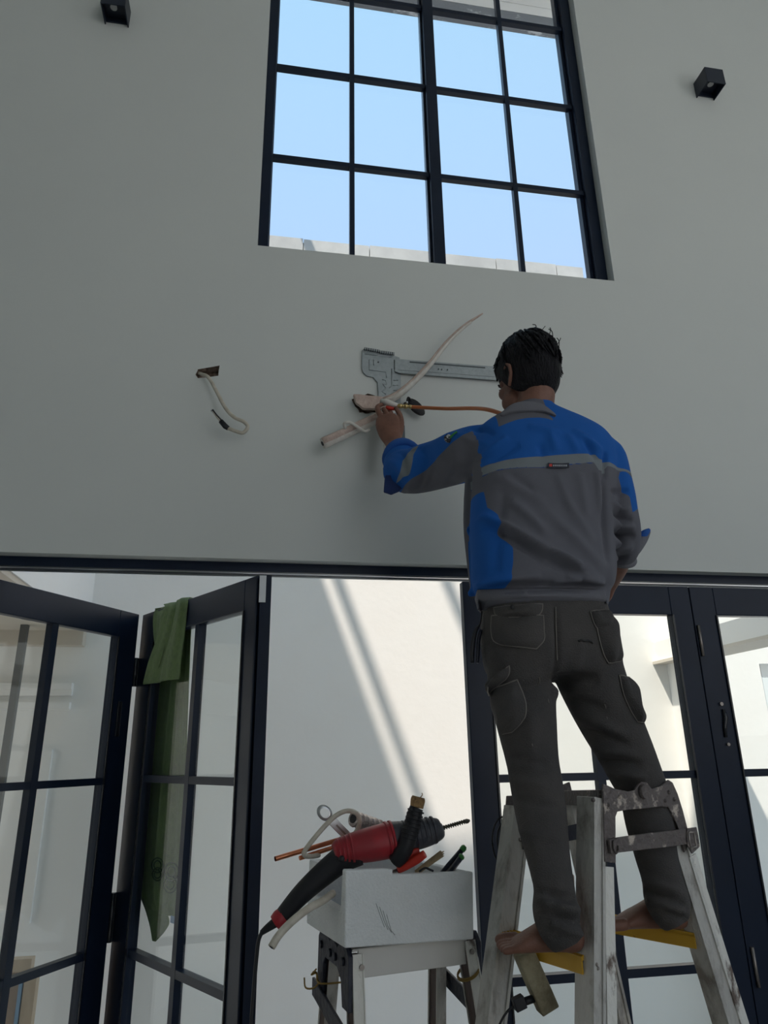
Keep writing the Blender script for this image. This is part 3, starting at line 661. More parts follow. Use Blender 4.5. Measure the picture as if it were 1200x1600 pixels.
# ------------------------------------------------------------ ladder that carries the box
yw = math.radians(12); fd = Vector((math.cos(yw), math.sin(yw), 0)); bd = Vector((-math.sin(yw), math.cos(yw), 0))
ZH = 1.062
LD2 = thing('stepladder', (.4, -.38, 0), 'white-faced stepladder with navy plastic hinge brackets carrying the foam box', 'ladder')
def P2(px, py, back=0):                 # point in the near (or shifted) plane of the ladder
    return onplane(px, py, Vector((.243, -.555, ZH)) + bd*back, bd)
NL, NR = P2(553, 1486), P2(727, 1470)
splay = .15
def rail2(top, dx, dy, fm, chan_side, zt=ZH - .01):
    top = Vector((top.x, top.y, zt)); bot = top + fd*dx*zt + bd*dy*zt; bot.z = 0
    t_ = (bot - top).normalized(); L = (bot - top).length; c = (top + bot)/2; n = bd if dy > 0 else -bd
    n = (n - t_*n.dot(t_)).normalized(); s = t_.cross(n)
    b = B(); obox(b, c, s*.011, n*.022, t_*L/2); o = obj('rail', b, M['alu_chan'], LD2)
    b = B(); obox(b, c + n*.024, s*.014, n*.002, t_*L/2); 
    for sg in (-1, 1): obox(b, c + n*.027 + s*sg*.0125, s*.0015, n*.002, t_*L/2)
    obj('rail_face', b, fm, o)
    b = B(); obox(b, c - n*.024, s*.014, n*.002, t_*L/2); obj('rail_face', b, M['alu'], o)
    b = B(); obox(b, bot + Vector((0, 0, .02)), s*.02, n*.03, Vector((0, 0, .02))); obj('rubber_foot', b, M['rubber'], o)
    return top, bot
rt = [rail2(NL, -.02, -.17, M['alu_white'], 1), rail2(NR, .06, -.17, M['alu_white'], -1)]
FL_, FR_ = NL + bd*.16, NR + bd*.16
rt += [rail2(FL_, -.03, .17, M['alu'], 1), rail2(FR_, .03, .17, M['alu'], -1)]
# top step and lower treads
c = (NL + NR)/2; hw = (NR - NL).dot(fd)/2
b = B(); cz = ZH - .028; obox(b, Vector((c.x, c.y, cz)) - bd*.014, fd*(hw - .004), bd*.003, Vector((0, 0, .030))); obox(b, Vector((c.x, c.y, ZH - .0)) + bd*.06, fd*(hw + .01), bd*.076, Vector((0, 0, .003)))
bevel(obj('top_step', b, M['white'], LD2), .002)
for z in (.80, .53, .26):
    k = (ZH - .01 - z)/(ZH - .01)
    for (i, j) in ((0, 1), (2, 3)):
        p, q = rt[i][0].lerp(rt[i][1], k), rt[j][0].lerp(rt[j][1], k)
        b = B(); bar(b, p, q, .045, .02, bd); obj('tread', b, M['alu'], LD2)
def side_bracket(x0, out):
    """navy plastic bracket joining near and far rail at one end"""
    o0 = Vector((x0.x, x0.y, 0)) + fd*out
    def q(u, z): return o0 + bd*u + Vector((0, 0, z))
    T = ZH + .012
    b = B(); poly = [(-.035, T - .13), (-.035, T - .02), (-.015, T), (.03, T - .004), (.05, T - .016), (.08, T - .004), (.11, T - .014), (.14, T), (.18, T + .004), (.205, T - .02), (.215, T - .14), (.17, T - .14), (.165, T - .075), (.145, T - .058), (.05, T - .058), (.022, T - .078), (.012, T - .13)]
    prism(b, [q(u, z) for u, z in poly], fd*out*0 + fd*(-.012 if out < 0 else .012)); bk = bevel(obj('hinge_bracket', b, M['navy'], LD2), .002)
    b = B(); poly = [(-.045, T - .20), (-.045, T - .165), (.20, T - .125), (.232, T - .12), (.232, T - .16), (.20, T - .165), (.0, T - .20)]
    prism(b, [q(u, z) + fd*(-.012 if out < 0 else .012) for u, z in poly], fd*(-.008 if out < 0 else .008)); bevel(obj('spreader', b, M['navy'], LD2), .002)
    for (u, z) in ((.0, T - .035), (.06, T - .038), (.10, T - .038), (.175, T - .035), (-.02, T - .182), (.215, T - .14)):
        b = B(); p = q(u, z) + fd*(-.012 if out < 0 else .012); cyl(b, p, p + fd*(-.006 if out < 0 else .006), .009, n=12); obj('pivot_boss', b, M['navy'], bk)
side_bracket(NL, -.014); side_bracket(NR, .014)
for (x, y, pp) in ((558, 1506, NL), (728, 1482, NR)):
    b = B(); p = P2(x, y) - bd*.031; cyl(b, p, p - bd*.004, .006, n=12); obj('rivet', b, M['steel'], LD2)
# wire twisted round the rails
t = thing('wire_tie', P2(487, 1500, .1), 'rusty wire twisted round the left legs of the box ladder', 'wire')
q = NL + bd*.185; q = Vector((q.x, q.y, ZH - .105))
b = B(); tube(b, sp([q + fd*.03 + bd*.03, q + fd*.028 - bd*.035, q - fd*.03 - bd*.03, q - fd*.034 + bd*.0, q - fd*.030 + bd*.02 + Vector((0, 0, .012)), q - fd*.045 + Vector((0, 0, .02))], 4), .0022, 6); obj('twist', b, M['wire'], t)
b = B(); tube(b, sp([q - fd*.03 - bd*.01, q - fd*.045 - bd*.01 - Vector((0, 0, .012)), q - fd*.064 - Vector((0, 0, .012)), q - fd*.068 + Vector((0, 0, .010))], 4), .0022, 6); obj('hook', b, M['wire'], t)
b = B(); tube(b, sp([q - fd*.032, q - fd*.037 + Vector((0, 0, .016)), q - fd*.05 + Vector((0, 0, .014)), q - fd*.036 + Vector((0, 0, .026))], 4), .002, 6); obj('curl', b, M['wire'], t)
t = thing('wire_tie', P2(735, 1510), 'yellow wire loop tied round the right front leg of the box ladder', 'wire')
q = rt[1][0].lerp(rt[1][1], .062)
for k in range(2):
    b = B(); pts = [q + Vector((0, 0, -.004*k)) + fd*(.024*math.cos(a)) - fd*.006 + bd*(.034*math.sin(a)) + Vector((0, 0, .012*math.cos(a))) for a in (2*PI*i/20 for i in range(21))]
    tube(b, pts, .0022, 6); obj('loop', b, M['wire'], t)

# ------------------------------------------------------------ styrofoam box
def euler_m(y, t_, r): return Matrix.Rotation(y, 3, 'Z') @ Matrix.Rotation(t_, 3, 'Y') @ Matrix.Rotation(r, 3, 'X')
BM = euler_m(.202, .04, -.03); BO = Vector((.211, -.62, 1.079)); bw, bdp, bh = .332, .33, .160
def bx(u, v, w): return BO + BM @ Vector((u, v, w))
t = thing('foam_box', bx(.16, .16, 0), 'white styrofoam tool box perched on top of the shorter ladder', 'box')
def bslab(b, u0, u1, v0, v1, w0, w1):
    obox(b, bx((u0+u1)/2, (v0+v1)/2, (w0+w1)/2), BM @ Vector(((u1-u0)/2, 0, 0)), BM @ Vector((0, (v1-v0)/2, 0)), BM @ Vector((0, 0, (w1-w0)/2)))
th = .026
b = B()
fp = [(0, 0), (bw, 0), (bw + .004, bh - .012), (.118, bh - .012), (.118, bh), (.095, bh + .001), (-.003, bh)]
prism(b, [bx(u, 0, w) for u, w in fp], BM @ Vector((0, th, 0))); bevel(obj('front_wall', b, M['eps'], t), .004, 3)
b = B(); bslab(b, 0, bw, bdp - th, bdp, 0, bh - .004); bevel(obj('rear_wall', b, M['eps'], t), .004)
b = B(); bslab(b, bw - th, bw, th, bdp - th, 0, bh - .012); bevel(obj('end_wall', b, M['eps'], t), .003)
b = B(); ep = [(th, 0), (bdp - th, 0), (bdp - th, bh - .004), (bdp - .075, bh - .006), (bdp - .09, .075), (th + .015, .068), (th + .006, bh), (th, bh)]
prism(b, [bx(0, v, w) for v, w in ep], BM @ Vector((th, 0, 0))); bevel(obj('notched_end_wall', b, M['eps'], t), .003)
b = B(); bslab(b, th, bw - th, th, bdp - th, 0, .02); obj('base', b, M['eps'], t)
for k in range(4):
    b = B(); u0 = .075 + .009*k; tube(b, [bx(u0, -.0005, .088 - .008*k), bx(u0 + .012, -.0005, .060 - .010*k), bx(u0 + .022, -.0005, .038 - .006*k)], .0007, 5); obj('scratch', b, M['scratch'], t)

# ------------------------------------------------------------ rotary hammer lying in the box
YD = -.50
t = thing('hammer_drill', at(580, 1330, Y=YD), 'red and black rotary hammer drill lying across the foam box', 'drill')
def pathD(pts, rads, nm, m, n=18, flat=1, k=5, ref=None):
    b = B(); P = sp([at(x, y, Y=Y_) for x, y, Y_ in pts], k); tube(b, P, spr(rads, k), n, flat=flat, ref=ref); return obj(nm, b, m, t)
pathD([(440, 1432, YD), (470, 1398, YD), (500, 1370, YD), (535, 1342, YD), (560, 1330, YD)], [.019, .024, .028, .032, .034], 'grip', M['grip'])
pathD([(429, 1442, YD), (436, 1436, YD), (443, 1430, YD)], [.017, .021, .020], 'grip_collar', M['red'])
pathD([(408, 1458, YD), (418, 1450, YD), (432, 1440, YD)], [.006, .009, .012], 'cord_sleeve', M['grip'])
bdy = [(522, 1334), (530, 1331), (548, 1326), (580, 1319), (606, 1313), (615, 1311)]
pathD([(x, y, YD) for x, y in bdy], [.024, .034, .040, .046, .048, .046], 'motor_housing', M['red'], 20, .9, 5, (0, -1, 0))
for (x, y, r) in ((528, 1332, .036), (534, 1330.5, .0385), (540, 1329, .0405), (547, 1327, .0425), (604, 1313.5, .051), (611, 1312, .051)):
    b = B(); p, q = at(x, y, Y=YD), at(x + 3.5, y - .8, Y=YD); tube(b, [p, q], r, 20, flat=.9, ref=(0, -1, 0)); obj('housing_rib', b, M['red'], t)
b = B(); p = at(534, 1342, Y=YD - .036); ell(b, p, (.008, 0, 0), (0, .004, 0), (0, 0, .008), 12, 6); obj('switch', b, M['grip'], t)
ch = [(612, 1312), (626, 1309), (640, 1306), (655, 1303), (668, 1300), (680, 1297), (688, 1295.5), (692, 1294)]
pathD([(x, y, YD) for x, y in ch], [.044, .040, .036, .036, .034, .030, .024, .012], 'gear_nose', M['greyrub'])
for i in range(9):
    x = 618 + i*7.2; y = 1311 - i*1.75; b = B(); p, q = at(x, y, Y=YD), at(x + 3.2, y - .8, Y=YD); r = .0415 - .0009*i; tube(b, [p, q], [r, r - .001], 20); obj('nose_ring', b, M['greyrub'], t)
pathD([(618, 1345, YD - .03), (630, 1330, YD - .045), (641, 1300, YD - .05), (647, 1275, YD - .05), (651, 1262, YD - .05)], [.020, .022, .0205, .020, .0175], 'side_handle', M['grip'], 14)
for i in range(8):
    y = 1266 + i*6; x = 650 - i*1.6; b = B(); p, q = at(x, y, Y=YD - .05), at(x - .6, y + 2.6, Y=YD - .05); tube(b, [p, q], .0215, 14); obj('handle_ring', b, M['grip'], t)
pathD([(651, 1262, YD - .05), (653, 1250, YD - .05), (654, 1245, YD - .05)], [.017, .0185, .016], 'handle_end', M['cork'], 14)
b = B(); tube(b, sp([at(656, 1247, Y=YD - .05), at(660, 1242, Y=YD - .05), at(659, 1239, Y=YD - .05)], 3), .0012, 5); obj('loose_thread', b, M['cork'], t)
# fluted bit
b = B(); p, q = at(690, 1294.5, Y=YD), at(728, 1283.5, Y=YD); ax = (q - p).normalized(); u = ax.orthogonal().normalized(); v = ax.cross(u); rings = []
for i in range(61):
    f = i/60; c = p.lerp(q, f); tw = f*5.5*2*PI
    rings.append([c + (u*math.cos(a + tw) + v*math.sin(a + tw))*(.0042 + .0022*math.cos(2*a)) for a in (2*PI*k/10 for k in range(10))])
loft(b, rings); obj('drill_bit', b, M['bit'], t)
b = B(); tube(b, [q - ax*.002, q + ax*.004, q + ax*.011], [.0068, .0072, .003], 8, flat=.6); obj('bit_tip', b, M['bit'], t)
b = B(); tube(b, sp([at(409, 1457, Y=YD), at(404, 1470, Y=YD), at(401, 1495, Y=YD), at(397, 1540, Y=YD), at(393, 1600, Y=YD - .01), at(391, 1700, Y=YD - .02), Vector((.0, -.5, .02)), Vector((-.25, -.45, .008))], 5), .0048, 9); obj('power_cord', b, M['grip'], t)

# ------------------------------------------------------------ the rest of what lies in the box
t = thing('copper_pipe', at(510, 1320, Y=-.44), 'bright copper pipe end sticking out left of the box', 'pipe')
p, q = at(430, 1342, Y=-.47), at(560, 1303, Y=-.37)
b = B(); tube(b, [p, q], .0062, 14, cap=False); tube(b, [p, q], .0048, 14, cap=False); obj('tube', b, M['copper'], t)
t = thing('copper_pipe', at(520, 1330, Y=-.42), 'second copper pipe lying just under the first one', 'pipe')
b = B(); tube(b, [at(468, 1341, Y=-.44), at(590, 1302, Y=-.36)], .0055, 12); obj('tube', b, M['copper'], t)
t = thing('ring_spanner', at(520, 1287, Y=-.34), 'chrome ring spanner poking out of the box behind the cable loop', 'spanner')
YS = -.36; p, q = at(507, 1270, Y=YS), at(548, 1312, Y=YS); ax = (q - p).normalized(); sv = ax.cross(Vector((0, -1, 0))).normalized(); nv = ax.cross(sv)
b = B(); bar(b, p + ax*.02, q + ax*.02, .025, .010, sv); bevel(obj('shank', b, M['silver'], t), .002)
b = B(); bar(b, p + ax*.045, q + ax*.02, .005, .0115, sv); obj('shank_inlay', b, M['steel'], t)
b = B(); ro = [[p + (ax*math.cos(a)*1.25 + sv*math.sin(a))*r + nv*h for a in (2*PI*k/24 for k in range(24))] for r, h in ((.011, -.006), (.0185, -.006), (.0185, .006), (.011, .006), (.011, -.006))]
loft(b, ro, False); obj('ring_head', b, M['silver'], t)
t = thing('cable_offcut', at(520, 1300, Y=-.5), 'cream cable bent into an open loop over the copper pipes', 'cable')
b = B(); tube(b, sp(T3([(498, 1336, -.42), (488, 1338, -.45), (477, 1337, -.48), (476, 1330, -.49), (490, 1311, -.49), (510, 1288, -.48), (527, 1273, -.47), (543, 1267, -.46), (557, 1271, -.45), (562, 1283, -.44), (558, 1297, -.43), (549, 1308, -.42)]), 5), .0062, 10); obj('sheath', b, M['cable'], t)
t = thing('drain_hose_offcut', at(470, 1440, Y=-.55), 'cream printed hose piece hanging out over the notched end of the box', 'hose')
P = sp(T3([(520, 1396, -.50), (505, 1407, -.56), (480, 1421, -.60), (455, 1441, -.62), (436, 1461, -.63), (424, 1480, -.64)]), 6)
b = B(); tube(b, P, .0088, 12); obj('tube', b, M['cable'], t)
b = B(); e_ = P[-1]; tt = (P[-1] - P[-2]).normalized(); cyl(b, e_ - tt*.002, e_ + tt*.001, .005, n=10); obj('bore', b, M['rubber'], t)
for i in range(10, 24, 2):
    b = B(); p = P[i]; q = P[i].lerp(P[i+1], .75); n_ = Vector((-.35, -.9, -.3)).normalized()*.0086
    bar(b, p + n_, q + n_, .0022, .0012, (0, 0, 1)); obj('printed_mark', b, M['grip'], t)
t = thing('foil_tape_roll', at(575, 1290, Y=-.34), 'crumpled roll of aluminium foil lagging behind the red drill', 'roll')
p, q = at(552, 1279, Y=-.40), at(606, 1298, Y=-.33); P = [p.lerp(q, i/24) for i in range(25)]
b = B(); tube(b, P, [.020 + .0016*math.sin(i*1.9) for i in range(25)], 16); obj('roll', b, M['foil'], t)
b = B(); cyl(b, p - (q - p).normalized()*.002, p, .012, n=14); obj('core', b, M['rubber'], t)
# pliers
t = thing('pliers', at(640, 1345, Y=-.55), 'red-handled pliers lying open in the foam box', 'pliers')
for nm, pts, rr_ in (('handle', [(622, 1360, -.53), (636, 1352, -.54), (652, 1342, -.55), (664, 1334, -.56)], [.008, .010, .011, .009]), ('handle', [(618, 1352, -.52), (630, 1344, -.525), (645, 1333, -.53), (655, 1330, -.53)], [.007, .009, .010, .008])):
    b = B(); tube(b, sp(T3(pts), 4), spr(rr_, 4), 12, flat=.65, ref=(0, 0, 1)); obj(nm, b, M['redband'], t)
b = B(); tube(b, T3([(622, 1361, -.53), (612, 1366, -.52), (600, 1371, -.50)]), [.008, .009, .004], 10, flat=.6); obj('jaws', b, M['steel'], t)
t = thing('wooden_stick', at(675, 1345, Y=-.5), 'frayed raw wood stick leaning out of the box beside the pliers', 'stick')
b = B(); tube(b, T3([(650, 1364, -.48), (672, 1347, -.50), (690, 1334, -.52)]), [.008, .009, .010], 8, flat=.6); obj('stick', b, M['wood'], t)
for k in range(7):
    b = B(); y0 = 1331 + k*1.2; tube(b, [at(688, y0 + 1, Y=-.52), at(694 - (k % 3), y0 - 1, Y=-.523)], .0012, 4); obj('splinter', b, M['wood'], t)
t = thing('hex_key', at(668, 1357, Y=-.58), 'small black hex key on the box rim', 'tool')
b = B(); tube(b, sp(T3([(655, 1362, -.58), (664, 1356, -.585), (672, 1359, -.59), (677, 1361, -.59)]), 3), .0028, 6); obj('shaft', b, M['grip'], t)
for k, (a, c_, lab) in enumerate((((690, 1365, -.48), (727, 1322, -.50), 'dark utility knife with green end cap, rear one of the pair'), ((702, 1364, -.505), (723, 1336, -.52), 'dark utility knife with green end cap, front one of the pair'))):
    t = thing('utility_knife', at(*a[:2], Y=a[2]), lab, 'knife')
    p, q = at(*a[:2], Y=a[2]), at(*c_[:2], Y=c_[2]); d_ = (q - p)
    b = B(); tube(b, [p - d_*.6, p + d_*.3, p + d_*.86], [.0085, .0095, .0095], 12, flat=.7, ref=(0, -1, 0)); obj('handle', b, M['navy'], t)
    b = B(); tube(b, [p + d_*.86, p + d_*.95, p + d_*1.0], [.0105, .0105, .006], 12, flat=.75, ref=(0, -1, 0)); obj('end_cap', b, M['green'], t)
    b = B(); tube(b, [p + d_*.0 + Vector((.003, -.008, 0)), p + d_*.6 + Vector((.003, -.008, 0))], .0018, 6); obj('slider_track', b, M['steel'], t)
# ------------------------------------------------------------ the worker
def skin_mat():
    return mat('skin', (.215, .100, .068), .55, col2=(.175, .080, .055), nscale=18, bump=.15, bscale=260)
M['skin'] = skin_mat()
M['nail'] = mat('nail', (.36, .20, .15), .4)
M['hair'] = mat('black_hair', (.004, .004, .006), .6, col2=(.008, .008, .011), nscale=40, bump=.9, bscale=180, stretch=(1, 1, .25), spec=.2)
M['trouser'] = mat('charcoal_cargo_cotton', (.082, .075, .071), .9, col2=(.052, .050, .051), nscale=7, bump=.5, bscale=320, ramp=(.3, .7))
M['trouser_seam'] = mat('faded_seam', (.19, .175, .16), .9)
M['eye'] = mat('eye_white', (.5, .48, .46), .3)
def step_mat():
    m = bpy.data.materials.new('two_tone_work_jacket'); m.use_nodes = True; t = m.node_tree; b = t.nodes['Principled BSDF']
    b.inputs['Roughness'].default_value = .85; b.inputs['Specular IOR Level'].default_value = .25
    def col(c): 
        n = t.nodes.new('ShaderNodeRGB'); n.outputs[0].default_value = (*c, 1); return n.outputs[0]
    def sel(name):
        a = t.nodes.new('ShaderNodeAttribute'); a.attribute_name = name
        r = t.nodes.new('ShaderNodeMapRange'); r.inputs[1].default_value = -.0006; r.inputs[2].default_value = .0006; t.links.new(a.outputs['Fac'], r.inputs[0]); return r.outputs[0]
    cur = col((.125, .127, .150))
    for nm, c in (('blue', (.012, .105, .40)), ('navy', (.010, .03, .12)), ('band', (.20, .225, .245)), ('piping', (.02, .07, .26))):
        mx = t.nodes.new('ShaderNodeMix'); mx.data_type = 'RGBA'; t.links.new(sel(nm), mx.inputs[0]); t.links.new(cur, mx.inputs[6]); t.links.new(col(c), mx.inputs[7]); cur = mx.outputs[2]
    n = t.nodes.new('ShaderNodeTexNoise'); n.inputs['Scale'].default_value = 9; n.inputs['Detail'].default_value = 5
    r = t.nodes.new('ShaderNodeMapRange'); r.inputs[3].default_value = .86; r.inputs[4].default_value = 1.12; t.links.new(n.outputs[0], r.inputs[0])
    mx = t.nodes.new('ShaderNodeMix'); mx.data_type = 'RGBA'; mx.blend_type = 'MULTIPLY'; mx.inputs[0].default_value = 1
    t.links.new(cur, mx.inputs[6]); t.links.new(r.outputs[0], mx.inputs[7]); t.links.new(mx.outputs[2], b.inputs['Base Color'])
    n2 = t.nodes.new('ShaderNodeTexNoise'); n2.inputs['Scale'].default_value = 380
    bp = t.nodes.new('ShaderNodeBump'); bp.inputs['Strength'].default_value = .25; bp.inputs['Distance'].default_value = .003; t.links.new(n2.outputs[0], bp.inputs['Height']); t.links.new(bp.outputs[0], b.inputs['Normal'])
    return m
M['jacket'] = step_mat()
M['jacket_navy'] = mat('navy_lining', (.010, .03, .12), .85)
M['patch'] = mat('woven_badge', (.02, .022, .03), .7, col2=(.55, .57, .56), nscale=90, ramp=(.52, .56))

VIEW = lambda p: (Vector(p) - CAM).normalized()
def limb(bm, pts, n=20, k=5, ratio=.9):
    """pts: (px, py, Y, half-width in px[, depth ratio]) -> tapered tube whose rings lie across its axis"""
    q = smooth_path([(p[0], p[1], p[2], p[3], (p[4] if len(p) > 4 else ratio)) for p in pts], k)
    C_ = [at(a[0], a[1], Y=a[2]) for a in q]; rings = []
    for i, a in enumerate(q):
        T = (C_[min(i+1, len(C_)-1)] - C_[max(i-1, 0)]).normalized(); v = VIEW(C_[i])
        w = T.cross(v).normalized(); d = T.cross(w).normalized(); r = a[3]*mpp(C_[i])
        rings.append([C_[i] + w*(r*math.cos(x)) + d*(r*a[4]*math.sin(x)) for x in (2*PI*j/n for j in range(n))])
    return loft(bm, rings)
def slab_rings(bm, rows, n=40, k=4, e=2.5):
    """rows: (y, xl, xr, Yc, half depth, tilt) horizontal superellipse sections"""
    rings = []
    for y, xl, xr, Yc, dp in [tuple(map(float, r)) for r in smooth_path(rows, k)]:
        L, R = at(xl, y, Y=Yc), at(xr, y, Y=Yc); c = (L + R)/2; a = (R - L)/2; r = []
        for j in range(n):
            t_ = 2*PI*j/n; cx, sy = math.cos(t_), math.sin(t_)
            r.append(c + a*(abs(cx)**(2/e))*(1 if cx > 0 else -1) + Vector((0, 1, 0))*dp*(abs(sy)**(2/e))*(1 if sy > 0 else -1))
        rings.append(r)
    return loft(bm, rings)

MAN = thing('person', (.80, -.70, 1.10), 'barefoot worker in blue and grey jacket and cargo trousers standing on the ladder', 'person')
# --- head
b = B()
ell(b, H(-.012, 0, .026), hf*.094, hl*.076, hu*.102, 28, 20)            # cranium
ell(b, H(.030, 0, -.045), hf*.060, hl*.058, hu*.070, 24, 16)            # face
ell(b, H(.040, 0, -.088), hf*.045, hl*.044, hu*.032, 20, 12)            # jaw
ell(b, H(.074, 0, -.103), hf*.017, hl*.020, hu*.014, 14, 8)             # chin
ell(b, H(.066, 0, .006), hf*.026, hl*.050, hu*.016, 18, 10)             # brow
for sgn in (1, -1):
    ell(b, H(.060, sgn*.036, -.032), hf*.026, hl*.022, hu*.022, 16, 10) # cheek
    ell(b, H(.035, sgn*.052, -.075), hf*.03, hl*.014, hu*.032, 14, 8)   # jaw angle
    # ear: rim, lobe and tragus
    tube(b, [H(.014, sgn*.071, -.012), H(.008, sgn*.080, .008), H(-.008, sgn*.086, .016), H(-.022, sgn*.088, .004), H(-.021, sgn*.085, -.018), H(-.010, sgn*.079, -.036), H(.000, sgn*.074, -.046), H(.006, sgn*.070, -.040)], [.005, .006, .0062, .0062, .006, .0068, .0075, .006], 8)
    ell(b, H(-.006, sgn*.076, -.012), hf*.016, hl*.006, hu*.026, 12, 8)
    ell(b, H(.086, sgn*.017, -.090 + .013), hf*.006, hl*.012, hu*.005, 10, 6)
    ell(b, H(.092, sgn*.010, -.047), hf*.010, hl*.009, hu*.008, 10, 6)  # nostril wing
tube(b, [H(.082, 0, .000), H(.096, 0, -.022), H(.107, 0, -.040), H(.098, 0, -.051)], [.009, .010, .0115, .009], 12)  # nose
tube(b, [H(.082, .021, -.071), H(.093, .009, -.069), H(.095, 0, -.070), H(.093, -.009, -.069), H(.082, -.021, -.071)], .0052, 8)
tube(b, [H(.080, .019, -.080), H(.091, .008, -.081), H(.093, 0, -.082), H(.091, -.008, -.081), H(.080, -.019, -.080)], .0062, 8)
# neck and hidden trunk
NB = at(832, 662, Y=-.70)
tube(b, [H(-.025, 0, -.03), H(-.028, 0, -.075), NB + Vector((0, 0, .0)), NB + Vector((0, 0, -.06))], [.054, .053, .057, .072], 20)
slab_rings(b, [(690, 775, 925, -.69, .070), (720, 768, 935, -.70, .085), (800, 775, 930, -.72, .085), (880, 778, 925, -.73, .08), (950, 775, 925, -.74, .085), (1010, 780, 935, -.74, .085), (1045, 800, 935, -.74, .07)])
# left arm
limb(b, [(775, 700, -.68, 26), (745, 708, -.63, 27), (700, 718, -.53, 25), (655, 738, -.42, 22), (640, 742, -.385, 21), (632, 733, -.34, 21), (626, 716, -.27, 18, .85), (617, 694, -.20, 14.5, .8), (611, 682, -.185, 15.5, .7)], 20, 5, .9)
# left hand: palm, thumb and four fingers closed on the fitting
def hp(x, y, Y): return at(x, y, Y=Y)
limb(b, [(613, 688, -.19, 14, .75), (609, 676, -.178, 18, .62), (606, 663, -.165, 19.5, .58), (603, 652, -.155, 16.5, .55)], 20, 4)
def fing(pts, rad, n=10):
    P = sp([hp(*p) for p in pts], 3); tube(b, P, spr(rad, 3), n); ell(b, P[-1], (rad[-1]*.98, 0, 0), (0, rad[-1]*.98, 0), (0, 0, rad[-1]*.98), n, 8)
fing([(598, 656, -.160), (592, 645, -.150), (589.5, 637, -.130), (594, 633, -.108), (601, 631.5, -.096)], [.0115, .0105, .0098, .0088, .0076])       # index
fing([(606, 652, -.158), (602, 643, -.148), (600, 639, -.122), (606, 641, -.098), (612, 645, -.094)], [.0112, .0100, .0092, .0086, .0078])       # middle
fing([(612, 655, -.160), (611, 648, -.146), (610, 645, -.118), (614, 651, -.100), (618, 657, -.100)], [.0108, .0096, .0090, .0084, .0074])       # ring
fing([(618, 662, -.165), (619, 655, -.148), (619, 653, -.124), (621, 660, -.110), (622, 665, -.112)], [.0098, .0086, .0080, .0074, .0066])       # little
fing([(622, 684, -.188), (626, 671, -.184), (627, 658, -.172), (624, 647, -.155), (619, 638, -.140)], [.0135, .0125, .0112, .0104, .0090])         # thumb
# right arm
limb(b, [(925, 712, -.70, 26), (948, 722, -.71, 27), (964, 765, -.72, 22), (976, 805, -.73, 17), (980, 838, -.72, 15), (974, 862, -.68, 15), (966, 886, -.62, 15), (955, 908, -.55, 12.5, .8), (948, 920, -.52, 12, .7)], 20, 5, .9)
limb(b, [(950, 915, -.53, 13, .6), (942, 926, -.51, 16, .55), (934, 938, -.50, 15, .5)], 16, 4)
for i in range(4): fing([(941 - i*4, 933 + i*1, -.505 + .004*i), (934 - i*3, 944, -.50), (928 - i*3, 948, -.515), (925 - i*3, 944, -.53)], [.0095, .009, .0085, .0075])
fing([(948, 922, -.525), (940, 930, -.545), (932, 936, -.55)], [.0115, .0105, .0085])
# legs
limb(b, [(812, 1000, -.74, 34), (818, 1100, -.76, 31), (836, 1215, -.79, 24), (848, 1290, -.82, 20), (864, 1370, -.85, 15), (872, 1430, -.865, 14.5), (880, 1468, -.875, 17)], 20, 6)
limb(b, [(908, 1000, -.74, 34), (935, 1100, -.74, 31), (982, 1195, -.73, 24), (1008, 1280, -.74, 20), (1030, 1350, -.75, 15), (1042, 1400, -.76, 14.5), (1048, 1432, -.765, 16)], 20, 6)
# feet standing on the treads
def foot(heel, toe, side, lift):
    heel, toe = Vector(heel), Vector(toe); ax = (toe - heel); ax.z = 0; L = ax.length; ax.normalize(); s = Vector((-ax.y, ax.x, 0))*side; up = Vector((0, 0, 1)); z0 = heel
    def P(f, l, u): return z0 + ax*(f*L) + s*l + up*u
    rings = []
    for f, w, h, dl in ((-.02, .016, .030, 0), (.02, .027, .050, 0), (.10, .033, .068, 0), (.22, .033, .078, 0), (.36, .033, .068, .002), (.52, .037, .052, .005), (.66, .043, .040, .006), (.76, .045, .030, .005), (.82, .043, .024, .003)):
        c = P(f, dl, h/2); rings.append([c + s*(w*math.cos(a)) + up*((h/2)*math.sin(a)*(1 if math.sin(a) > 0 else .98)) for a in (2*PI*k/20 for k in range(20))])
    loft(b, rings)
    ell(b, P(.02, 0, .026), ax*.030, s*.028, up*.026, 16, 10)
    limbpts = [P(.16, 0, .03), P(.14, 0, .09), P(.13, 0, .15)]; tube(b, limbpts, [.036, .034, .036], 18)
    ell(b, P(.14, .032, .075), ax*.014, s*.010, up*.014, 12, 8); ell(b, P(.13, -.032, .068), ax*.014, s*.010, up*.014, 12, 8)
    for k, (l, ln, r) in enumerate(((-.032, .20, .0135), (-.011, .21, .0095), (.006, .19, .009), (.021, .165, .0085), (.034, .13, .008))):
        a_, c_ = P(.76, l, r + .004), P(.80 + ln*.62, l*1.08, r + .002); d_ = P(.80 + ln, l*1.1, r)
        tube(b, [a_, c_, d_], [r*1.02, r*1.0, r*.95], 10); ell(b, d_, ax*r*1.05, s*r*.98, up*r*.9, 10, 8)
    return P
foot(at(896, 1489, Z=ZT + .003), at(783, 1486, Z=ZT + .003), 1, 0)
foot(at(1062, 1452, Z=ZT + .003), at(948, 1452, Z=ZT + .003), -1, 0)
body = obj('body', b, M['skin'], MAN); remesh(body, .0034, 5, .5)
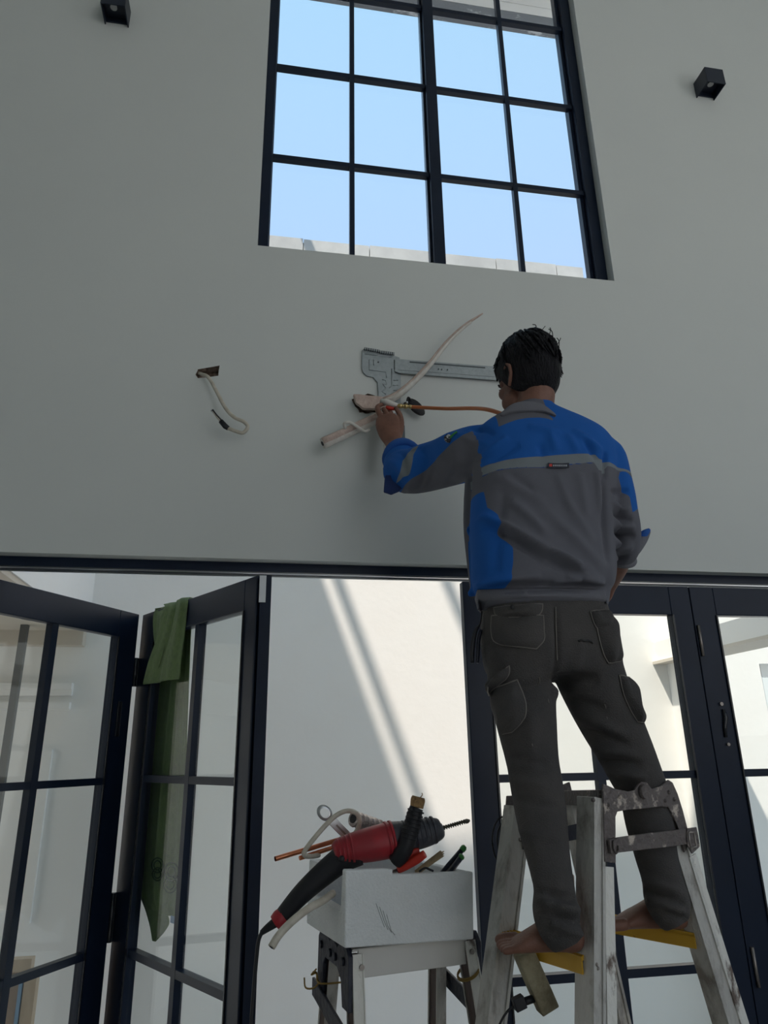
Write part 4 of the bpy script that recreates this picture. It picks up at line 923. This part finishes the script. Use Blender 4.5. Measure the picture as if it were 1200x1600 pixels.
# eyes, brows, lashes
for sgn in (1, -1):
    b = B(); ell(b, H(.078, sgn*.030, -.014), hf*.009, hl*.012, hu*.007, 12, 8); obj('eye', b, M['eye'], MAN)
    b = B(); tube(b, [H(.079, sgn*.046, .004), H(.090, sgn*.032, .010), H(.091, sgn*.014, .006)], [.0025, .004, .003], 6); obj('eyebrow', b, M['hair'], MAN)
    b = B(); tube(b, [H(.080, sgn*.044, -.012), H(.089, sgn*.031, -.007), H(.088, sgn*.018, -.012)], .0016, 5); obj('eyelashes', b, M['hair'], MAN)
b = B(); tube(b, [H(.083, .018, -.0745), H(.095, .007, -.062), H(.098, 0, -.061)], .0022, 6); 
# --- hair: a shell over the skull with locks
b = B()
rings = []
NN = 44
def hairpt(th, ph):
    # th from crown (0) downward; ph around: 0 = face direction
    d = Vector((math.sin(th)*math.cos(ph), math.sin(th)*math.sin(ph), math.cos(th)))
    r = Vector((.106 + .004*math.cos(ph), .087, .128))
    n_ = noise.noise(Vector((d.x*7, d.y*7, d.z*3)))*.006 + noise.noise(Vector((d.x*22, d.y*22, d.z*6)))*.003
    f, l, u = d.x*(r.x + n_), d.y*(r.y + n_), d.z*(r.z + n_)
    return H(f - .010, l, u + .018)
for i in range(1, 22):
    rg = []
    for j in range(NN):
        ph = 2*PI*j/NN; c = math.cos(ph)
        front = max(0.0, c)**1.2; side = abs(math.sin(ph))**3
        tmax = 2.72 - front*1.38 - side*.66*(1 if c > -.3 else .6)*(0.55 + .45*c if c > -.9 else .3)
        rg.append(hairpt(tmax*i/21, ph))
    rings.append(rg)
vs = [[b.verts.new(p) for p in r] for r in rings]; top_ = b.verts.new(hairpt(0, 0))
for a, c in zip(vs, vs[1:]):
    for j in range(NN): b.faces.new((a[j], c[j], c[(j+1) % NN], a[(j+1) % NN])).smooth = True
for j in range(NN): b.faces.new((top_, vs[0][j], vs[0][(j+1) % NN])).smooth = True
hair = obj('hair', b, M['hair'], MAN); m = hair.modifiers.new('s', 'SOLIDIFY'); m.thickness = .018; m.offset = -1
m = hair.modifiers.new('v', 'SUBSURF'); m.levels = 1; m.render_levels = 1
random.seed(11); b = B()
for k in range(150):                    # locks lying along the scalp, a few standing up
    ph = random.uniform(0, 2*PI); th0 = random.uniform(.1, 1.1); c = math.cos(ph)
    tmax = 2.45 - max(0.0, c)**1.2*1.2 - abs(math.sin(ph))**3*.42
    pts = []
    for s_ in range(5):
        th = th0 + (min(tmax, th0 + .75) - th0)*s_/4; p = hairpt(th, ph + .10*s_*(1 if math.sin(ph) > 0 else -1)); o_ = (p - HC).normalized()
        pts.append(p + o_*(.0025 + (.004 if s_ == 4 else 0)))
    tube(b, pts, [.004, .0055, .005, .0035, .0008], 5)
for (x, y, x2, y2) in ((858, 520, 859, 512), (864, 524, 857, 514), (870, 536, 876, 528), (873, 540, 870, 528), (846, 513, 852, 510), (838, 511, 832, 507)):
    tube(b, sp([at(x, y + 4, Y=-.73), at((x + x2)/2 + 2, (y + y2)/2 - 1, Y=-.735), at(x2, y2, Y=-.735)], 3), .0013, 4)
for k in range(16):                     # fringe over the forehead
    l = .05 - .10*k/15; p0_ = H(.070 - abs(l)*.35, l, .068); p1_ = H(.098 - abs(l)*.5, l*1.06, .048); p2_ = H(.104 - abs(l)*.6 + .004*(k % 3), l*1.10, .026 + .004*(k % 2))
    tube(b, [p0_, p1_, p2_], [.011, .009, .002], 6)
obj('hair_locks', b, M['hair'], hair)

# --- trousers
def sd_poly(P, poly):
    """signed distance (inside > 0) of 2-D points P to a closed polygon"""
    poly = np.array(poly, float); d = np.full(len(P), 1e9); ins = np.zeros(len(P), bool)
    for i in range(len(poly)):
        a, c = poly[i], poly[(i+1) % len(poly)]; e = c - a; w = P - a
        t_ = np.clip((w @ e)/(e @ e), 0, 1); d = np.minimum(d, np.hypot(*(w - t_[:, None]*e).T))
        cnd = ((a[1] > P[:, 1]) != (c[1] > P[:, 1])) & (P[:, 0] < (c[0]-a[0])*(P[:, 1]-a[1])/(c[1]-a[1] + 1e-12) + a[0]); ins ^= cnd
    return np.where(ins, d, -d)
def XZ(x, y, Y): p = at(x, y, Y=Y); return (p.x, p.z)
def read(o):
    me = o.data; n = len(me.vertices); co = np.empty(n*3); me.vertices.foreach_get('co', co); no = np.empty(n*3); me.vertices.foreach_get('normal', no)
    return co.reshape(-1, 3), no.reshape(-1, 3)
def folds(o, lst, cond=None):
    """lst: (x0,y0,x1,y1,Y, amplitude, width) ridges (+) or valleys (-) in the cloth, in the x-z plane"""
    co, no = read(o); off = np.zeros(len(co)); w_ = np.clip((-no[:, 1] + .25)*2.2, 0, 1)
    if cond is not None: w_ = w_*cond(co)
    for (x0, y0, x1, y1, Y, amp, wd) in lst:
        a, c = np.array(XZ(x0, y0, Y)), np.array(XZ(x1, y1, Y)); e = c - a; w = co[:, [0, 2]] - a; t_ = np.clip((w @ e)/(e @ e), 0, 1)
        dd = np.hypot(*(w - t_[:, None]*e).T); tp = np.sin(np.clip(t_, .0, 1)*PI)**.4*.9 + .1
        off += FK*amp*tp*np.exp(-(dd/wd)**2)
    co = co + no*(off*w_)[:, None]; o.data.vertices.foreach_set('co', co.ravel()); o.data.update()
b = B()
slab_rings(b, [(938, 757, 940, -.735, .100), (955, 756, 942, -.735, .106), (985, 755, 952, -.74, .112), (1015, 757, 962, -.745, .114), (1045, 762, 962, -.745, .108), (1062, 775, 955, -.745, .09)], 40, 4, 2.7)
limb(b, [(815, 1010, -.755, 54, .98), (815, 1050, -.76, 54, .98), (817, 1090, -.765, 51), (824, 1140, -.775, 46), (832, 1190, -.785, 41), (838, 1225, -.79, 41), (845, 1270, -.81, 40), (853, 1320, -.83, 36), (860, 1355, -.845, 33), (866, 1390, -.86, 32), (868, 1420, -.87, 36), (873, 1445, -.88, 35), (879, 1465, -.885, 29), (886, 1481, -.89, 22)], 28, 5, .95)
limb(b, [(908, 1010, -.755, 54, .98), (920, 1050, -.755, 54, .98), (936, 1090, -.75, 51), (955, 1130, -.745, 48), (975, 1170, -.74, 44), (991, 1205, -.735, 41), (1006, 1240, -.73, 38), (1016, 1290, -.74, 37), (1025, 1335, -.75, 33), (1035, 1375, -.755, 31), (1040, 1398, -.76, 34), (1046, 1418, -.765, 33), (1052, 1434, -.77, 28), (1059, 1447, -.775, 21)], 28, 5, .95)
tr_ = obj('trousers', b, M['trouser'], MAN); remesh(tr_, .006, 8, .5)
FK = 1.7
folds(tr_, [(868, 945, 868, 1055, -.85, -.006, .006), (870, 1060, 800, 1085, -.85, -.008, .012), (870, 1062, 940, 1060, -.85, -.010, .014), (868, 1070, 905, 1090, -.85, .006, .012), (865, 1090, 820, 1120, -.85, .005, .014),
            (880, 1075, 960, 1110, -.85, -.005, .010), (890, 1100, 985, 1150, -.83, .006, .012), (905, 1130, 990, 1165, -.83, -.007, .010), (930, 1165, 1000, 1180, -.82, .006, .010), (945, 1190, 1010, 1195, -.82, -.008, .009), (955, 1205, 1020, 1215, -.82, .006, .009),
            (800, 1180, 860, 1195, -.86, -.004, .010), (798, 1215, 862, 1230, -.87, .005, .010), (806, 1250, 878, 1262, -.87, -.004, .008), (815, 1300, 880, 1312, -.87, .003, .008),
            (835, 1390, 890, 1400, -.87, -.008, .008), (836, 1406, 895, 1418, -.87, .009, .009), (840, 1420, 896, 1436, -.87, -.009, .008), (848, 1432, 900, 1455, -.87, .008, .009), (838, 1350, 850, 1440, -.87, .005, .008),
            (1003, 1375, 1055, 1392, -.78, .007, .009), (1008, 1392, 1060, 1408, -.78, -.008, .008), (1015, 1404, 1062, 1424, -.78, .008, .008), (1025, 1418, 1068, 1436, -.78, -.006, .007),
            (830, 1100, 835, 1200, -.85, .004, .016), (780, 1000, 800, 1040, -.85, .004, .014), (905, 1000, 900, 1050, -.85, .004, .014), (820, 1240, 850, 1370, -.87, .004, .012)])
def on_body(tree, px, py, off=0.0, Yf=-.8):
    d = ray(px, py).normalized(); h = tree.ray_cast(CAM, d)
    if h[0] is None: return at(px, py, Y=Yf)
    n_ = h[1]; n_ = n_ if n_.dot(d) < 0 else -n_
    return h[0] + n_*off
def bvh_of(o): co = [v.co.copy() for v in o.data.vertices]; return BVHTree.FromPolygons(co, [list(p.vertices) for p in o.data.polygons])
TT = bvh_of(tr_)
def pocket(name, outline, puff, par, m_, seam=True, tree=None, base=.0015, N=12):
    """patch stitched on the cloth: outline as four-sided strip [(left edge pts), (right edge pts)] in matching rows"""
    tree = tree or TT; Lp, Rp = outline; bm = B(); g = []
    Ls, Rs = smooth_path(Lp, 3), smooth_path(Rp, 3); n = len(Ls)
    for i in range(n):
        row = []
        for j in range(N + 1):
            s = j/N; x, y = Ls[i][0]*(1-s) + Rs[i][0]*s, Ls[i][1]*(1-s) + Rs[i][1]*s
            w_ = min(1, 4*min(s, 1-s) + .0)*min(1, 4*min(i, n-1-i)/max(1, n-1) + .25)
            row.append(bm.verts.new(on_body(tree, x, y, base + puff*w_ + puff*.25*math.sin(s*9 + i*.8)*w_)))
        g.append(row)
    for a, c in zip(g, g[1:]):
        for j in range(N): bm.faces.new((a[j], a[j+1], c[j+1], c[j])).smooth = True
    rim = [v.co.copy() for v in g[0]] + [r[-1].co.copy() for r in g[1:]] + [v.co.copy() for v in g[-1][::-1][1:]] + [r[0].co.copy() for r in g[::-1][1:]]
    o = obj(name, bm, m_, par); md = o.modifiers.new('s', 'SOLIDIFY'); md.thickness = .004; md.offset = 1 if False else 0
    md = o.modifiers.new('v', 'SUBSURF'); md.levels = 1; md.render_levels = 1
    if seam:
        bb = B(); tube(bb, [p + VIEW(p)*-.0015 for p in rim], .0017, 5); obj('seam', bb, M['trouser_seam'], par)
    return o
pocket('rear_pocket', ([(769, 962), (768, 985), (772, 1002), (785, 1008)], [(849, 962), (850, 985), (850, 1000), (838, 1014)]), .012, tr_, M['trouser'])
pocket('pocket_flap', ([(772, 950), (775, 961), (783, 966)], [(848, 944), (846, 956), (838, 965)]), .017, tr_, M['trouser'])
pocket('rear_pocket', ([(930, 962), (934, 990), (942, 1020), (950, 1036)], [(958, 962), (966, 985), (970, 1015), (970, 1032)]), .016, tr_, M['trouser'])
pocket('pocket_flap', ([(922, 956), (928, 975), (934, 984)], [(948, 954), (954, 966), (958, 982)]), .018, tr_, M['trouser'])
pocket('cargo_pocket', ([(769, 1078), (768, 1100), (776, 1125), (781, 1140), (786, 1147)], [(808, 1062), (820, 1092), (822, 1115), (814, 1130), (800, 1144)]), .018, tr_, M['trouser'])
pocket('pocket_flap', ([(763, 1070), (762, 1080), (764, 1087)], [(796, 1040), (796, 1052), (790, 1062)]), .022, tr_, M['trouser'])
pocket('cargo_pocket', ([(967, 1055), (974, 1085), (986, 1112), (996, 1128)], [(983, 1060), (992, 1085), (1000, 1112), (1004, 1130)]), .018, tr_, M['trouser'])
b = B(); c = on_body(TT, 803, 954, .022); ell(b, c, (.006, 0, 0), (0, .003, 0), (0, 0, .006), 14, 6); obj('button', b, M['rubber'], tr_)
b = B(); tube(b, [on_body(TT, x, y, .0015) for x, y in ((904, 1002), (908, 1000), (912, 1002), (918, 1001), (924, 1003), (926, 1006))], .0028, 5); obj('torn_slit', b, M['rubber'], tr_)
b = B(); tube(b, [on_body(TT, x, y, .002) for x, y in ((868, 948), (869, 970), (870, 1000), (871, 1030), (870, 1055))], .0016, 5); obj('centre_seam', b, M['trouser_seam'], tr_)
for pts in ([(842, 1058), (843, 1064), (841, 1070)], [(856, 1092), (857, 1098)], [(945, 1100), (947, 1107)], [(948, 1120), (949, 1124)], [(831, 1162), (832, 1166)]):
    b = B(); tube(b, [on_body(TT, x, y, .0012) for x, y in pts], .0011, 4); obj('paint_fleck', b, M['trouser_seam'], tr_)
# tool clipped at his left hip
t = thing('pliers', at(744, 1010, Y=-.73), 'dark pliers hanging from the left hip pocket of the trousers', 'pliers')
b = B(); tube(b, sp(T3([(753, 955, -.74), (750, 975, -.74), (744, 984, -.74), (740, 1000, -.74), (738, 1018, -.74), (738, 1036, -.74)]), 4), spr([.002, .003, .006, .0075, .0075, .006], 4), 10, flat=.7); obj('handle', b, M['grip'], t)
b = B(); tube(b, sp(T3([(752, 984, -.735), (748, 1000, -.735), (747, 1018, -.735), (746, 1036, -.735)]), 4), spr([.005, .0065, .0065, .0055], 4), 10, flat=.7); obj('handle', b, M['navy'], t)

# --- jacket
b = B()
slab_rings(b, [(636, 803, 858, -.70, .060), (646, 790, 866, -.70, .074), (656, 768, 888, -.70, .085), (668, 750, 916, -.70, .095), (684, 742, 942, -.705, .103), (710, 741, 957, -.71, .110), (745, 741, 958, -.715, .114), (790, 738, 955, -.72, .116), (830, 737, 955, -.725, .118), (870, 739, 955, -.73, .120), (900, 740, 955, -.735, .122), (918, 744, 952, -.735, .116), (926, 746, 947, -.735, .108), (940, 748, 945, -.735, .109), (953, 752, 942, -.735, .108)], 44, 4, 2.5)
# front edge of the open jacket showing past his left side
limb(b, [(736, 752, -.63, 10, 1.2), (733, 790, -.63, 9, 1.4), (733, 830, -.64, 9, 1.4), (738, 880, -.65, 9, 1.4), (744, 930, -.66, 9, 1.2)], 14, 4)
limb(b, [(775, 702, -.69, 40), (745, 708, -.65, 44), (718, 714, -.58, 42), (690, 724, -.50, 39), (665, 731, -.44, 38), (645, 736, -.40, 36), (632, 735, -.365, 34), (624, 730, -.335, 30)], 26, 5, .92)
limb(b, [(640, 742, -.40, 32), (630, 735, -.36, 30), (628, 724, -.315, 29), (629, 714, -.285, 27)], 24, 4, .92)
limb(b, [(925, 712, -.71, 38), (945, 716, -.715, 32), (955, 745, -.72, 30), (964, 775, -.725, 28), (970, 800, -.73, 26), (975, 822, -.73, 25), (977, 840, -.72, 24), (975, 856, -.70, 24), (970, 868, -.67, 22)], 26, 5, .95)
# turned-up right cuff flap
# dark inside of the rolled left cuff hanging below the elbow
jk = obj('jacket', b, M['jacket'], MAN); remesh(jk, .0058, 7, .5)
FK = 1.9
torso = lambda co: (co[:, 0] > .0) * 1.0
Yt = -.83
folds(jk, [(760, 795, 850, 865, Yt, .011, .010), (850, 865, 900, 890, Yt, .010, .012), (765, 815, 845, 880, Yt, -.009, .011), (845, 880, 905, 905, Yt, -.006, .010), (800, 780, 850, 835, Yt, .006, .012),
           (820, 850, 930, 905, Yt, .006, .012), (850, 800, 940, 890, Yt, .005, .016), (880, 780, 925, 850, Yt, .004, .014), (945, 740, 950, 880, Yt, -.009, .010), (935, 735, 940, 800, Yt, .006, .010),
           (780, 735, 850, 790, Yt, .004, .014), (800, 740, 835, 770, Yt, -.004, .012), (870, 740, 890, 800, Yt, .003, .012), (905, 738, 915, 810, Yt, .004, .013), (760, 700, 800, 676, Yt, .005, .010), (775, 712, 815, 690, Yt, -.004, .010),
           (845, 690, 850, 712, Yt, -.004, .010), (862, 670, 870, 706, Yt, .005, .012), (890, 676, 905, 706, Yt, .004, .012), (915, 680, 935, 716, Yt, -.006, .010), (900, 668, 945, 700, Yt, .005, .010), (830, 660, 880, 672, Yt, .004, .010),
           (745, 918, 950, 918, Yt, -.011, .009), (880, 902, 945, 912, Yt, .010, .010), (860, 915, 900, 908, Yt, .006, .007), (750, 905, 840, 902, Yt, .009, .010), (790, 760, 775, 900, Yt, -.004, .012), (741, 690, 743, 760, Yt, -.008, .007), (953, 700, 950, 745, Yt, -.008, .008),
           (660, 700, 680, 770, -.52, -.005, .010), (690, 690, 700, 765, -.55, .004, .012), (640, 706, 652, 768, -.48, .007, .009), (652, 702, 662, 770, -.48, -.006, .008), (700, 700, 735, 740, -.58, .005, .011), (720, 690, 742, 720, -.6, -.005, .009), (610, 715, 640, 765, -.42, .006, .009), (622, 706, 628, 740, -.40, -.005, .008),
           (955, 770, 990, 760, -.80, -.006, .009), (955, 785, 992, 792, -.80, .008, .009), (958, 800, 996, 806, -.80, -.008, .008), (960, 815, 1000, 818, -.80, .009, .009), (960, 830, 1004, 832, -.80, -.009, .008), (962, 845, 1005, 846, -.80, .009, .009), (962, 858, 1002, 862, -.79, -.008, .007), (965, 870, 995, 875, -.78, .007, .008)])
co, no = read(jk); P2d = co[:, [0, 2]]
def att(name, arr):
    a = jk.data.attributes.new(name, 'FLOAT', 'POINT'); a.data.foreach_set('value', arr.astype(np.float32))
def U(pts, Y): return [XZ(x, y, Y) for x, y in pts]
isT = (co[:, 0] > XZ(742, 700, -.70)[0]) & (co[:, 1] < -.5)
blue_t = np.maximum(sd_poly(P2d, U([(700, 600), (700, 716), (790, 713), (850, 712), (905, 708), (934, 706), (940, 714), (1010, 722), (1010, 600)], Yt)),
                    sd_poly(P2d, U([(742, 752), (766, 756), (769, 785), (783, 800), (784, 830), (801, 855), (800, 880), (795, 915), (785, 917), (770, 920), (741, 930), (690, 935), (690, 752)], Yt)))
blue_t = np.where((co[:, 1] > -.665) & (P2d[:, 1] < XZ(740, 730, -.7)[1]), -.01, blue_t)
collar = sd_poly(P2d, U([(786, 600), (788, 655), (800, 651), (814, 647), (830, 645), (848, 645), (860, 647), (872, 652), (862, 636), (862, 600)], Yt))
blue_t = np.minimum(blue_t, -collar)
blue_l = sd_poly(P2d, U([(560, 640), (760, 600), (746, 704), (700, 722), (660, 738), (636, 747), (612, 748), (560, 752)], -.50))
blue_r = sd_poly(P2d, U([(972, 730), (1000, 745), (1004, 790), (990, 800), (986, 775), (975, 765), (968, 745)], -.78))
left_arm = co[:, 0] < XZ(743, 700, -.72)[0]
right_arm = (co[:, 0] > XZ(958, 760, Yt)[0]) & (co[:, 2] < XZ(958, 722, Yt)[1])
low = left_arm & (co[:, 2] < XZ(720, 772, -.6)[1])
blue = np.where(left_arm & ~low, blue_l, np.where(right_arm, np.maximum(blue_r, sd_poly(P2d, U([(1000, 822), (1020, 815), (1020, 838), (1004, 838)], -.75))), blue_t))
att('blue', blue)
band = np.where(left_arm, sd_poly(P2d, U([(622, 748), (628, 722), (642, 706), (650, 704), (640, 722), (636, 748)], -.44)), sd_poly(P2d, U([(741, 716), (790, 713), (850, 712), (905, 708), (934, 706), (940, 714), (1010, 722), (1010, 742), (938, 732), (930, 720), (905, 724), (850, 730), (790, 727), (700, 733), (700, 716)], Yt)))
band = np.where(right_arm, -.01, band); att('band', band)
pp = U([(741, 732), (790, 727), (850, 730), (905, 724), (932, 721)], Yt)
d = np.full(len(co), 1e9)
for a, c in zip(pp, pp[1:]):
    a, c = np.array(a), np.array(c); e = c - a; w = P2d - a; t_ = np.clip((w @ e)/(e @ e), 0, 1); d = np.minimum(d, np.hypot(*(w - t_[:, None]*e).T))
att('piping', np.where(left_arm | right_arm, -.01, .0016 - d))
att('navy', np.where(low & (co[:, 2] < XZ(720, 800, -.63)[1]) & False, .01, -.01))
TJ = bvh_of(jk)
# collar, cuffs, hem, tag, badge
b = B(); P = sp([on_body(TJ, x, y, .004, -.75) for x, y in ((783, 651), (800, 646), (822, 644), (848, 645), (868, 652))], 4)
rg = []
for i, p in enumerate(P):
    h = .034*math.sin(PI*(.12 + .76*i/(len(P)-1)))
    o_ = Vector((0, -1, 0))
    c0_ = Vector((HC.x + .005, -.70, p.z)); dirn = (p - c0_); dirn.z = 0; dirn.normalize()
    a = [p + dirn*.006, p + Vector((0, 0, h)) - dirn*.004, p + Vector((0, 0, h)) - dirn*.012, p - dirn*.010 + Vector((0, 0, -.004))]
    rg.append(a)
loft(b, rg); m_ = mat('grey_collar', (.138, .140, .163), .85, bump=.2, bscale=300); M['collar'] = m_
o = obj('collar', b, m_, jk); bevel(o, .003, 2)
def torus_cuff(name, c, ax, r1_, r2_, th_, m_, par, flat=.9, wob=.004):
    ax = Vector(ax).normalized(); u = ax.orthogonal().normalized(); v = ax.cross(u); bm = B(); R_ = []
    for i in range(33):
        a = 2*PI*i/32; rr = 1 + wob*12*math.sin(3*a + 1)*.3
        R_.append(c + u*(r1_*rr*math.cos(a)) + v*(r2_*rr*math.sin(a)) + ax*(wob*math.sin(2*a)))
    tube(bm, R_, th_, 10); return obj(name, bm, m_, par)
M['jblue'] = mat('royal_blue_cotton', (.012, .09, .35), .85, bump=.2, bscale=300)
wc = at(627, 712, Y=-.28); ua_ = (at(618, 694, Y=-.20) - at(632, 733, Y=-.34)).normalized()
torus_cuff('rolled_cuff', wc, ua_, .052, .050, .013, M['jblue'], jk)
torus_cuff('rolled_cuff', wc - ua_*.022, ua_, .058, .056, .013, M['jblue'], jk)
rc = at(970, 870, Y=-.655); ub_ = (at(960, 895, Y=-.60) - at(978, 850, Y=-.70)).normalized()
torus_cuff('rolled_cuff', rc, ub_, .038, .038, .009, M['collar'], jk)
b = B(); limb(b, [(980, 872, -.70, 6, 1.9), (989, 862, -.705, 9, 1.6), (998, 850, -.71, 9, 1.3), (1006, 839, -.71, 7.5, 1.1), (1013, 830, -.71, 4, 1)], 14, 4, 1); obj('cuff_flap', b, M['collar'], jk)
b = B(); limb(b, [(1000, 843, -.715, 5, 1), (1007, 834, -.718, 6, 1), (1014, 828, -.715, 3, 1)], 12, 4, 1); obj('cuff_lining', b, M['jblue'], jk)
# loose cuff flap below the left elbow
b = B(); prism(b, T3([(602, 742, -.40), (600, 768, -.40), (612, 772, -.40), (624, 767, -.40), (634, 758, -.40), (622, 742, -.40)]), (0, .012, 0)); o = obj('cuff_flap', b, M['jacket_navy'], jk); bevel(o, .003)
# hem band ribs: raised waistband
b = B(); rr_ = []
for x in np.linspace(746, 944, 36):
    f = (x - 746)/198; yt = 921 - 3*math.sin(PI*f); yb = 953 - 6*math.sin(PI*f)
    rr_.append([on_body(TJ, x, yt, .001, -.80), on_body(TJ, x, yt + 1, .006, -.80), on_body(TJ, x, (yt + yb)/2, .008, -.80), on_body(TJ, x, yb - 1, .006, -.80), on_body(TJ, x, yb, -.002, -.80)])
vs = [[b.verts.new(p) for p in r] for r in rr_]
for a, c in zip(vs, vs[1:]):
    for j in range(4): b.faces.new((a[j], a[j+1], c[j+1], c[j])).smooth = True
o = obj('waistband', b, M['collar'], jk); md = o.modifiers.new('s', 'SOLIDIFY'); md.thickness = .002
def decal(name, x0, x1, y0, y1, off, m_, par, tree, th_=.0012, nx=6, ny=2, sag=0):
    bm = B(); g = [[bm.verts.new(on_body(tree, x0 + (x1-x0)*i/nx, y0 + (y1-y0)*j/ny + sag*math.sin(PI*i/nx), off, -.8)) for i in range(nx + 1)] for j in range(ny + 1)]
    for a, c in zip(g, g[1:]):
        for i in range(nx): bm.faces.new((a[i], a[i+1], c[i+1], c[i]))
    o = obj(name, bm, m_, par); md = o.modifiers.new('s', 'SOLIDIFY'); md.thickness = th_; return o
tg = decal('brand_tag', 855, 888, 724.5, 732, .004, M['navy'], jk, TJ, .0015, 6, 2, .8)
decal('red_mark', 857, 861.5, 726.5, 730.5, .0055, M['redband'], jk, TJ, .0006, 2, 2)
M['thread'] = mat('pale_thread', (.35, .37, .40), .8)
for k, (xa, xb) in enumerate(((863, 865), (866, 868.4), (869.4, 871.4), (872.4, 874.6), (875.6, 877.8), (879, 881), (882, 884.6))):
    decal('stitched_mark', xa, xb, 727.6, 730.2, .0056, M['thread'], jk, TJ, .0005, 1, 1)
# arm badge
b = B(); c = on_body(TJ, 703, 686, .004, -.55); ell(b, c, (.013, 0, .006), (.0, -.006, .0), (-.006, 0, .012), 14, 8); o = obj('arm_badge', b, M['patch'], jk)
b = B(); tube(b, sp([on_body(TJ, x, y, .005, -.56) for x, y in ((706, 685), (710, 680), (715, 677))], 3), .003, 6); obj('badge_leaf', b, M['green'], jk)
